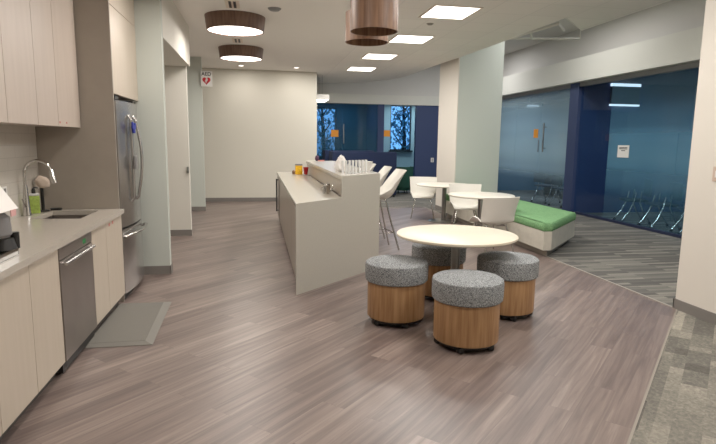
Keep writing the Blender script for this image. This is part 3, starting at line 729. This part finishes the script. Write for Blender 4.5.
for k in range(5):
    a = 2 * PI * k / 5 + .4; bm = nb()
    mt = Matrix.Translation((.215 * math.cos(a), .215 * math.sin(a), .026)) @ Matrix.Rotation(a + .8, 4, 'Z') @ Matrix.Rotation(PI / 2, 4, 'Y')
    lathe(bm, [(0, -.02), (.024, -.02), (.026, -.012), (.026, .012), (.024, .02), (0, .02)], seg=16, mtx=mt); obj('caster', bm, 'black', t0, True)
t0['label'] = 'grey tweed drum ottoman closest to the camera, in front of the round table'
dup(t0, (1.18, 4.49, 0), .7, 'grey tweed drum ottoman left of the round table, nearest the island')
dup(t0, (2.24, 4.53, 0), 1.7, 'grey tweed drum ottoman right of the round table, toward the bench')
dup(t0, (1.80, 5.18, 0), 2.9, 'grey tweed drum ottoman behind the round table, partly hidden')

# ------------------------------------------------------------------ white chairs & cafe tables
def shell_mesh(prof, side, thick=.012, nu=16):
    """prof: (y, z, halfwidth, sideraise, sidefwd)"""
    # refine the profile
    P = []
    for i in range(len(prof) - 1):
        for k in range(4):
            t = k / 4
            def cr(j):
                p0 = prof[max(i - 1, 0)][j]; p1 = prof[i][j]; p2 = prof[i + 1][j]; p3 = prof[min(i + 2, len(prof) - 1)][j]
                return .5 * ((2 * p1) + (p2 - p0) * t + (2 * p0 - 5 * p1 + 4 * p2 - p3) * t * t + (3 * p1 - p0 - 3 * p2 + p3) * t ** 3)
            P.append([cr(j) for j in range(5)])
    P.append(list(prof[-1]))
    bm = nb(); g = []
    for y, z, w, sr, sf in P:
        row = []
        for i in range(nu + 1):
            u = -1 + 2 * i / nu
            row.append(bm.verts.new((w * u * (1 - .06 * abs(u) ** 3), y + sf * abs(u) ** 2.4, z + sr * abs(u) ** 3)))
        g.append(row)
    for a, b in zip(g, g[1:]):
        for i in range(nu): bm.faces.new((a[i], a[i + 1], b[i + 1], b[i]))
    bmesh.ops.recalc_face_normals(bm, faces=bm.faces)
    geo = bmesh.ops.solidify(bm, geom=list(bm.faces), thickness=thick)
    return bm
def make_chair():
    t = thing('bucket_chair', '', 'chair', (0, 0, 0), 0, 'white bucket chairs at the round tables')
    prof = [(.24, .43, .21, .0, 0), (.2, .45, .235, .02, 0), (.06, .445, .265, .09, 0), (-.1, .44, .28, .09, .0), (-.19, .46, .285, .03, .01), (-.23, .54, .285, .03, .04), (-.265, .67, .295, .01, .05), (-.31, .835, .31, 0, .05)]
    obj('shell', shell_mesh(prof, 0), 'shell', t, True)
    for sx in (-1, 1):
        for (ya, yb) in ((.15, .23), (-.15, -.25)):
            bm = nb(); tube(bm, [(sx * .15, ya, .435), (sx * .2, yb, .2), (sx * .235, yb * 1.08, .006)], .011, 10); obj('leg', bm, 'chrome', t, True)
    bm = nb(); tube(bm, [(-.15, .15, .425), (.15, .15, .425), (.15, -.15, .425), (-.15, -.15, .425)], .01, 8, True); obj('seat_frame', bm, 'chrome', t, True)
    return t
ch = make_chair()
ch['label'] = 'white bucket chair seen from behind, directly beyond the cream round table'
ch.location = (3.24, 7.16, 0); ch.rotation_euler = (0, 0, .14)
dup(ch, (3.57, 8.95, 0), PI - .3, 'white bucket chair between the two white round tables, facing the camera')
dup(ch, (3.38, 10.85, 0), PI - .3, 'white bucket chair at the far table, left of the column')
round_table('white round table beside the green bench, nearer of the two', (3.56, 8.27, 0), .53, 'tablewhite', .74, .045, .3, 'cafe_table')
round_table('white round table close to the column, further of the two', (3.66, 10.33, 0), .56, 'tablewhite', .74, .045, .3, 'cafe_table')

# bar stools
def make_barstool():
    t = thing('bar_stool', '', 'stool', (0, 0, 0), 0, 'white bar stools along the island')
    prof = [(.21, .735, .18, .0, 0), (.17, .755, .2, .01, 0), (.06, .75, .215, .07, 0), (-.06, .75, .215, .13, .0), (-.15, .785, .21, .14, .03), (-.215, .87, .205, .1, .06), (-.285, 1.0, .205, .03, .08), (-.365, 1.17, .215, 0, .03)]
    obj('shell', shell_mesh(prof, 0), 'shell', t, True)
    for sx in (-1, 1):
        for s in (1, -1):
            bm = nb(); tube(bm, [(sx * .13, s * .06, .74), (sx * .165, s * .14, .4), (sx * .21, s * .25, .006)], .013, 10); obj('leg', bm, 'chrome', t, True)
    bm = nb(); tube(bm, [(-.182, .18, .26), (.182, .18, .26), (.182, -.18, .26), (-.182, -.18, .26)], .009, 8, True); obj('footrest', bm, 'chrome', t, True)
    bm = nb(); tube(bm, [(-.13, .06, .735), (.13, .06, .735), (.13, -.06, .735), (-.13, -.06, .735)], .01, 8, True); obj('seat_frame', bm, 'chrome', t, True)
    return t
bs = make_barstool(); bs['label'] = 'white bar stool at the island, nearest to the camera'
bs.location = (1.73, 7.70, 0); bs.rotation_euler = (0, 0, PI / 2 + .12)
dup(bs, (1.75, 8.65, 0), PI / 2 + .05, 'white bar stool at the island, second from the camera')
dup(bs, (1.73, 9.75, 0), PI / 2, 'white bar stool at the island, furthest from the camera')

# ------------------------------------------------------------------ green bench
t = thing('green_bench', 'pale boxed bench with green cushion beside the round tables', 'bench')
def benchpoly(i=0.0): return [(3.88 + i, 6.80 + i * .6), (4.0, 6.80 + i), (5.0 - i, 7.84 + i * .5), (5.0 - i, 11.05 - i), (3.88 + i, 11.05 - i)]
bm = nb(); prism(bm, benchpoly(0), .1, .365); obj('box', bm, 'benchwood', t)
bm = nb(); prism(bm, benchpoly(.09), 0, .1); obj('plinth', bm, 'panel', t)
# cushion with a gathered (scalloped) edge
bp_ = [Vector(p) for p in benchpoly(-.012)]; cen = sum(bp_, Vector((0, 0))) / 5; ring = []
for a, b in zip(bp_, bp_[1:] + bp_[:1]):
    L0 = (b - a).length; n = max(2, int(L0 / .012)); dd = (b - a) / L0; nn = Vector((dd.y, -dd.x))
    for k in range(n):
        q = a + dd * L0 * k / n; e = min(k, n - k) / n * L0
        ring.append((q, nn, .5 + .5 * math.cos(2 * PI * (L0 * k / n) / .055), e))
NR = len(ring); W_ = 4
ring = [(ring[k][0], sum((ring[(k + j_) % NR][1] for j_ in range(-W_, W_ + 1)), Vector((0, 0))) / (2 * W_ + 1), ring[k][2], ring[k][3]) for k in range(NR)]
bm = nb(); lv = []
for z, off, am in ((.367, .012, .001), (.385, 0, .007), (.43, -.004, .009), (.462, .004, .008), (.478, .018, .003), (.484, .034, 0)):
    lv.append([bm.verts.new((q.x - nn.x * (off + am * w_), q.y - nn.y * (off + am * w_), z)) for q, nn, w_, e in ring])
for a, b in zip(lv, lv[1:]):
    for k in range(len(ring)): bm.faces.new((a[k], a[(k + 1) % len(ring)], b[(k + 1) % len(ring)], b[k]))
bm.faces.new(lv[0][::-1]); cap = bm.faces.new(lv[-1]); bmesh.ops.triangulate(bm, faces=[cap], ngon_method='EAR_CLIP')
obj('cushion', bm, 'green', t, True)

# ------------------------------------------------------------------ navy booth sofa and green tub chair
def booth(label, x0, x1, y, ztop, h):
    t = thing('booth_sofa', label, 'sofa', (0, 0, 0))
    bm = nb(); box(bm, x0, x1, y, y + .14, .06, ztop, bev=.03); obj('backrest', bm, 'sofa', t, True)
    bm = nb(); box(bm, x0 + .1, x1 - .1, y + .15, y + .75, .28, .46, bev=.04); obj('seat_cushion', bm, 'sofa', t, True)
    bm = nb(); box(bm, x0 + .1, x1 - .1, y + .15, y + .72, .06, .28); obj('seat_base', bm, 'navy_dark', t)
    for a, b in ((x0, x0 + .1), (x1 - .1, x1)):
        bm = nb(); box(bm, a, b, y + .14, y + .75, .06, h, bev=.02); obj('armrest', bm, 'sofa', t, True)
    for a in (x0 + .05, x1 - .05):
        for yy in (y + .06, y + .68): 
            bm = nb(); tube(bm, [(a, yy, 0), (a, yy, .07)], .02, 10); obj('foot', bm, 'black', t)
    return t
booth('navy high-backed booth sofa behind the island', 2.02, 3.86, 14.95, 1.28, 1.28)
b2 = booth('second navy booth sofa partly hidden behind the nearer one', 1.93, 3.4, 15.9, 1.3, 1.3)
t = thing('tub_chair', 'dark green tub chair near the far window', 'chair', (4.35, 16.2, 0), 0)
bm = nb(); lathe(bm, [(0, .1), (.26, .1), (.3, .2), (.31, .42), (0, .42)], seg=36); obj('seat', bm, 'dkgreen', t, True)
bm = nb(); n = 20; pr = []
for i in range(n + 1):
    a = PI * .0 - PI * .1 + PI * 1.2 * i / n
    pr.append((math.cos(a), -math.sin(a)))
outer = [(.35 * c, .35 * s) for c, s in pr]; inner = [(.29 * c, .29 * s) for c, s in pr]
prism(bm, outer + inner[::-1], .2, .82); obj('backrest', bm, 'dkgreen', t, True)
for a in (.8, 2.4, 3.9, 5.5):
    bm = nb(); tube(bm, [(.2 * math.cos(a), .2 * math.sin(a), 0), (.18 * math.cos(a), .18 * math.sin(a), .1)], .015, 8); obj('leg', bm, 'black', t)

# ------------------------------------------------------------------ ceiling fixtures
PW = 1.0
def arealight(name, loc, sx, sy, power, col, shape='RECTANGLE', rot=(0, 0, 0)):
    l = bpy.data.lights.new(name, 'AREA'); l.shape = shape; l.size = sx; l.size_y = sy; l.energy = power * PW; l.color = col
    o = bpy.data.objects.new(name, l); COL.objects.link(o); o.location = loc; o.rotation_euler = rot
    return o
WARM = (1, .93, .86); WHITE = (1, .96, .91)
tr0 = thing('troffer_light', '', 'ceiling light', (0, 0, HC), 0, 'square recessed troffers in the tiled ceiling')
bm = nb()
for a in ((-.33, -.3, -.36, .36), (.3, .33, -.36, .36), (-.3, .3, -.36, -.33), (-.3, .3, .33, .36)): box(bm, *a, -.008, 0)
obj('frame', bm, 'lensframe', tr0)
bm = nb(); box(bm, -.3, .3, -.33, .33, -.004, -.001); obj('diffuser', bm, 'lens', tr0)
TY = [(7.27, 'lit square ceiling panel light nearest the camera'), (9.25, 'lit square ceiling panel light, second along the row'), (11.25, 'lit square ceiling panel light, third along the row'), (13.25, 'lit square ceiling panel light, furthest along the row'),
      (5.27, 'lit square ceiling panel light above the drum ottomans'), (3.27, 'lit square ceiling panel light over the foreground floor'), (1.27, 'lit square ceiling panel light behind the viewpoint')]
for i, (y, lb) in enumerate(TY):
    x = 2.56 if y < 8 else (2.58 if y < 10 else 2.48)
    if i == 0: tr0.location = (x, y, HC); tr0['label'] = lb
    else: dup(tr0, (x, y, HC), 0, lb)
    arealight('troffer_lamp', (x, y, HC - .02), .58, .64, 40, WHITE)
dr0 = thing('drum_light', '', 'ceiling light', (0, 0, HC), 0, 'wood drum ceiling lights over the kitchen aisle')
bm = nb(); lathe(bm, [(.40, -.001), (.425, -.001), (.40, -.2), (.385, -.2), (.40, -.001)], seg=72); obj('drum_shade', bm, 'drum', dr0, True)
bm = nb(); lathe(bm, [(0, -.186), (.386, -.186), (.386, -.18), (0, -.18)], seg=64); obj('diffuser', bm, 'drumlens', dr0, True)
for i, (y, lb) in enumerate(((8.25, 'round wood drum ceiling light, larger and nearer one'), (10.96, 'round wood drum ceiling light, further one near the far wall'), (5.54, 'round wood drum ceiling light over the kitchen counter, above the view'), (2.83, 'round wood drum ceiling light behind the viewpoint'))):
    if i == 0: dr0.location = (-.295, y, HC); dr0['label'] = lb
    else: dup(dr0, (-.295, y, HC), 0, lb)
    arealight('drum_lamp', (-.295, y, HC - .205), .7, .7, 27, WARM, 'DISK')
# pendants
def pendant(x, y, label):
    t = thing('pendant_shade', label, 'pendant lamp', (x, y, HC), 0, 'unlit walnut drum pendants over the ottoman table')
    zb = 2.505 - HC; zt = zb + .27
    bm = nb(); lathe(bm, [(.205, zb), (.205, zt), (.197, zt), (.197, zb), (.205, zb)], seg=64); obj('shade', bm, 'walnut', t, True)
    bm = nb(); lathe(bm, [(0, zt - .012), (.197, zt - .012), (.197, zt - .004), (0, zt - .004)], seg=48); obj('top_disc', bm, 'drum', t, True)
    bm = nb(); tube(bm, [(0, 0, -.02), (0, 0, zt - .01)], .004, 8); obj('cord', bm, 'black', t)
    bm = nb(); lathe(bm, [(0, -.025), (.05, -.025), (.055, -.001), (0, -.001)], seg=24); obj('canopy', bm, 'satin', t, True)
pendant(.995, 4.75, 'walnut drum pendant hanging in front, cut by the top edge')
pendant(1.035, 5.27, 'walnut drum pendant hanging behind the nearer one')
# vents, smoke detector, downlights, sprinkler
v0 = thing('air_vent', '', 'vent', (0, 0, HC), 0, 'small linear air vents')
bm = nb(); box(bm, -.09, .09, -.2, .2, -.006, 0, bev=.002); obj('frame', bm, 'lensframe', v0)
for x in (-.03, .03):
    bm = nb(); box(bm, x - .017, x + .017, -.17, .17, -.009, -.005); obj('slot', bm, 'black', v0)
v0.location = (-.3, 7.5, HC); v0['label'] = 'slotted air vent in the ceiling before the nearer drum light'
dup(v0, (-.33, 10.12, HC), 0, 'slotted air vent in the ceiling between the two drum lights')
bm = nb(); lathe(bm, [(0, -.035), (.06, -.03), (.085, -.012), (.09, 0), (0, 0)][::-1], seg=32)
tag(obj('smoke_detector', bm, 'greyplastic', smooth=True, loc=(.24, 7.6, HC)), 'round grey smoke detector on the smooth ceiling', 'detector')
bm = nb(); lathe(bm, [(0, -.02), (.03, -.02), (.05, -.004), (.055, 0), (0, 0)][::-1], seg=24)
tag(obj('sprinkler_head', bm, 'steel_dark', smooth=True, loc=(2.52, 8.0, HC)), 'small sprinkler cap between the first two panel lights', 'sprinkler')
for x, lb in ((-.37, 'small round downlight in front of the far wall, left one'), (.93, 'small round downlight in front of the far wall, right one')):
    t = thing('downlight', lb, 'ceiling light', (x, 13.45, HC), 0, 'downlights at the far wall')
    bm = nb(); lathe(bm, [(.06, -.006), (.085, -.006), (.09, 0), (.06, 0)], seg=28); obj('ring', bm, 'lensframe', t, True)
    bm = nb(); lathe(bm, [(0, -.003), (.06, -.003), (.06, -.001), (0, -.001)], seg=28); obj('lens', bm, 'drumlens', t)
    arealight('downlight_lamp', (x, 13.45, HC - .02), .12, .12, 9, WARM, 'DISK')
# brace in the ceiling pocket
bm = nb()
tube(bm, [(4.33, 9.14, 3.37), (5.5, 8.88, 3.37)], .018, 8); tube(bm, [(4.33, 9.1, 3.37), (4.5, 7.85, 3.37), (4.85, 8.3, 3.37)], .022, 8)
tube(bm, [(4.38, 8.5, 3.37), (4.7, 9.05, 3.37)], .02, 8); tube(bm, [(4.33, 9.14, 3.37), (4.33, 9.14, 4.15)], .01, 6); tube(bm, [(5.5, 8.88, 3.37), (5.5, 8.88, 4.15)], .01, 6)
tag(obj('ceiling_brace', bm, 'header', smooth=True), 'pale metal brace rails in the open ceiling pocket', 'rail')
# white linear fixture behind the far wall corner
t = thing('linear_light', 'white hanging linear light beyond the end of the far wall', 'ceiling light', (1.7, 15.0, 2.68))
bm = nb(); box(bm, -.17, .17, -.5, .5, -.03, .1, bev=.01); obj('housing', bm, 'white', t)
bm = nb(); box(bm, -.15, .15, -.48, .48, -.04, -.03); obj('diffuser', bm, 'lens', t)
bm = nb(); tube(bm, [(0, -.3, .1), (0, -.3, 1.47)], .004, 6); tube(bm, [(0, .3, .1), (0, .3, 1.47)], .004, 6); obj('cable', bm, 'satin', t)
arealight('linear_lamp', (1.95, 14.9, 2.6), .25, .9, 14, WHITE)

# AED flag sign
t = thing('aed_sign', 'white flag sign with red heart and black AED letters', 'sign', (-1.065, 12.27, 2.85))
bm = nb(); box(bm, -.12, .12, -.006, .006, -.16, .16); obj('plate', bm, 'white', t)
def text(s, size, m, parent, name='lettering', loc=(0, 0, 0), rot=(PI / 2, 0, 0)):
    cu = bpy.data.curves.new('tmp', 'FONT'); cu.body = s; cu.size = size; cu.align_x = 'CENTER'; cu.align_y = 'CENTER'; cu.extrude = .001; cu.offset = size * .02
    o = bpy.data.objects.new('tmp', cu); COL.objects.link(o); bpy.context.view_layer.update()
    me = bpy.data.meshes.new_from_object(o.evaluated_get(bpy.context.evaluated_depsgraph_get())); bpy.data.objects.remove(o)
    me.materials.clear(); me.materials.append(M[m]); q = bpy.data.objects.new(name, me); COL.objects.link(q); q.parent = parent; q.location = loc; q.rotation_euler = rot
    return q
text('AED', .105, 'ink', t, loc=(0, -.008, .095))
bm = nb(); pts = []
for i in range(48):
    a = 2 * PI * i / 48; hx = 16 * math.sin(a) ** 3; hz = 13 * math.cos(a) - 5 * math.cos(2 * a) - 2 * math.cos(3 * a) - math.cos(4 * a)
    pts.append((hx * .0053, hz * .0055 - .04))
f = bm.faces.new([bm.verts.new((x, -.0075, z)) for x, z in pts]); bmesh.ops.triangulate(bm, faces=[f]); hh = obj('heart', bm, 'redpaint', t)
bm = nb(); f = bm.faces.new([bm.verts.new((x, -.009, z)) for x, z in ((.012, .03), (-.03, -.045), (-.004, -.04), (-.012, -.095), (.03, -.02), (.004, -.025))]); bmesh.ops.triangulate(bm, faces=[f]); obj('lightning_bolt', bm, 'white', hh)
bm = nb(); box(bm, -.125, -.118, -.02, .03, -.15, .15); obj('bracket', bm, 'greyplastic', t)
# small latch on second wall end
bm = nb(); box(bm, -.02, .012, -.03, -.0, -.05, .05, bev=.004); tube(bm, [(-.005, -.03, 0), (-.005, -.05, 0)], .012, 10)
tag(obj('wall_latch', bm, 'satin', loc=(-1.115, 9.118, 1.08)), 'small metal latch on the edge of the second wall end', 'latch')
# switch on right wall
t = thing('light_switch', 'beige light switch on the bright right wall', 'switch', (3.97, 4.12, 1.325))
bm = nb(); box(bm, -.008, 0, -.045, .045, -.065, .065, bev=.003); obj('plate', bm, mat('switch_beige', rgb(196, 172, 154), .5), t)
bm = nb(); box(bm, -.013, -.008, -.015, .015, -.03, .03, bev=.002); obj('rocker', bm, 'white', t)

# ------------------------------------------------------------------ conference rooms
t = thing('wall_display', 'wall screen with white light bars seen through the blue glass', 'screen', (8.18, 11.25, 2.68))  # glowing bars and dark panel stand in for a reflection in the glass
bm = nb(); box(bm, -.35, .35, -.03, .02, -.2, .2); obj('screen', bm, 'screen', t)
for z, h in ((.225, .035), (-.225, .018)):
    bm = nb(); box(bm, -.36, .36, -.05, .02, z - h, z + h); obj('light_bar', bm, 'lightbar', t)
t = thing('whiteboard', 'pale whiteboard behind the paper sign in the blue room', 'whiteboard', (8.3, 11.248, 1.42))  # pale panel put here in place of a reflection in the glass
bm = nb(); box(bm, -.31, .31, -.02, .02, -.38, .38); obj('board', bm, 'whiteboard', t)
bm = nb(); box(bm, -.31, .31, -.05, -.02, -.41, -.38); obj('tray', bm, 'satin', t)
def make_conf():
    t = thing('conference_chair', '', 'chair', (0, 0, 0), 0, 'chrome legged conference chairs behind glass')
    bm = nb(); box(bm, -.23, .23, -.22, .22, .44, .48, bev=.015); obj('seat', bm, 'seatdark', t, True)
    bm = nb(); box(bm, -.22, .22, -.27, -.245, .55, .88, bev=.012); obj('backrest', bm, 'seatdark', t, True)
    for sx in (-1, 1):
        for s in (1, -1):
            bm = nb(); tube(bm, [(sx * .235, s * .02 - (0 if s > 0 else .06), .66 if s < 0 else .62), (sx * .24, s * .06, .42), (sx * .25, s * .14, .22), (sx * .25, s * .25, .06)], .014, 10)
            lg = obj('leg', bm, 'chrome', t, True)
            bm = nb(); lathe(bm, [(0, -.015), (.026, -.015), (.03, -.008), (.03, .008), (.026, .015), (0, .015)], seg=16, mtx=Matrix.Translation((sx * .25, s * .265, .032)) @ Matrix.Rotation(PI / 2, 4, 'Y'))
            obj('caster', bm, 'black', lg, True)
    return t
cc = make_conf(); cc['label'] = 'wheeled chair behind the blue glass below the paper sign'; cc.location = (7.52, 9.8, 0); cc.rotation_euler = (0, 0, 1.2)
dup(cc, (7.52, 9.02, 0), 1.3, 'wheeled chair behind the blue glass, middle of the three')
dup(cc, (7.55, 8.25, 0), 1.1, 'wheeled chair behind the blue glass, closest to the white wall')
dup(cc, (7.6, 13.35, 0), -1.3, 'wheeled chair behind the frosted doors, left of the door handle')
dup(cc, (7.6, 12.45, 0), -1.5, 'wheeled chair behind the frosted doors, right of the door handle')
t = thing('conference_table', 'long dark table inside the room behind the frosted glass doors', 'table', (9.0, 14.1, 0))
bm = nb(); box(bm, -.45, .45, -1.9, 1.9, .7, .74, bev=.008); obj('tabletop', bm, 'navy_dark', t)
for y in (-1.4, 1.4):
    bm = nb(); box(bm, -.25, .25, y - .04, y + .04, 0, .7); obj('leg', bm, 'black', t)
t = thing('conference_table', 'long dark table inside the blue filmed glass room', 'table', (9.1, 8.2, 0))
bm = nb(); box(bm, -.45, .45, -1.9, 1.9, .7, .74, bev=.008); obj('tabletop', bm, 'navy_dark', t)
for y in (-1.4, 1.4):
    bm = nb(); box(bm, -.25, .25, y - .04, y + .04, 0, .7); obj('leg', bm, 'black', t)
t = thing('ceiling_projector', 'silver and black projector under the ceiling behind the glass doors', 'projector', (8.1, 15.6, 2.68))
bm = nb(); box(bm, -.2, .2, -.3, .3, -.09, .05, bev=.02); obj('body', bm, 'satin', t, True)
bm = nb(); lathe(bm, [(0, -.02), (.05, -.02), (.06, .02), (0, .02)], seg=20, mtx=Matrix.Translation((-.2, -.12, -.02)) @ Matrix.Rotation(PI / 2, 4, 'Y')); obj('lens', bm, 'black', t, True)
bm = nb(); tube(bm, [(0, 0, .05), (0, 0, .25)], .02, 10); box(bm, -.3, .3, -.35, .35, .05, .07); obj('mount', bm, 'black', t)
arealight('room_lamp', (8.7, 8.0, 2.9), 1.2, 4, 34, (.62, .82, 1))
arealight('room_lamp', (8.7, 14.2, 2.9), 1.2, 3.5, 64, (.72, .86, 1))
arealight('office_lamp', (5.2, 18.1, 2.9), 1.2, 1.0, 40, (.8, .95, 1))
arealight('office_lamp', (2.6, 18.1, 2.9), 1.2, 1.0, 12, (.5, .75, 1))
arealight('lounge_lamp', (5.6, 14.6, 4.1), 1.0, 1.0, 55, (.95, .95, .95))
arealight('lounge_lamp', (5.7, 10.0, 4.1), .8, 2.0, 45, (.97, .96, .93))  # unseen fill without a fixture, added to brighten header and upper ceiling
arealight('lounge_lamp', (5.7, 5.5, 4.1), .8, 2.0, 45, (.97, .96, .93))

# ------------------------------------------------------------------ world, camera
w = bpy.data.worlds.new('World'); C.world = w; w.use_nodes = True
nt = w.node_tree; bg = nt.nodes['Background']
tc = nt.nodes.new('ShaderNodeTexCoord'); sp = nt.nodes.new('ShaderNodeSeparateXYZ'); nt.links.new(tc.outputs['Generated'], sp.inputs[0])
rp = nt.nodes.new('ShaderNodeValToRGB'); rp.color_ramp.elements[0].position = 0; rp.color_ramp.elements[0].color = (.16, .36, .62, 1); rp.color_ramp.elements[1].position = .5; rp.color_ramp.elements[1].color = (.2, .46, .8, 1)
nt.links.new(sp.outputs['Z'], rp.inputs['Fac']); nt.links.new(rp.outputs['Color'], bg.inputs['Color']); bg.inputs['Strength'].default_value = 2.2

f = 541.0
def nv(v): return Vector(v).normalized()
dy = nv((-100, 82, f)); dx = Vector((2960, 42, f)); dx = (dx - dx.dot(dy) * dy).normalized(); dz = -dx.cross(dy)
if dz.y < 0: dz = -dz
# rows = world axes seen in camera coords (x right, y up, z forward)
right = Vector((dx.x, dy.x, dz.x)); up = Vector((dx.y, dy.y, dz.y)); fwd = Vector((dx.z, dy.z, dz.z))
R = Matrix((right, up, -fwd)).transposed()
cd = bpy.data.cameras.new('Camera'); cam = bpy.data.objects.new('Camera', cd); COL.objects.link(cam)
cam.matrix_world = Matrix.Translation((0, 0, 1.57)) @ R.to_4x4()
cd.sensor_fit = 'HORIZONTAL'; cd.sensor_width = 36; cd.lens = f * 36 / 716; cd.clip_start = .05; cd.clip_end = 200
C.camera = cam
C.view_settings.view_transform = 'Standard'; C.view_settings.look = 'None'; C.view_settings.exposure = 0; C.view_settings.gamma = 1.1
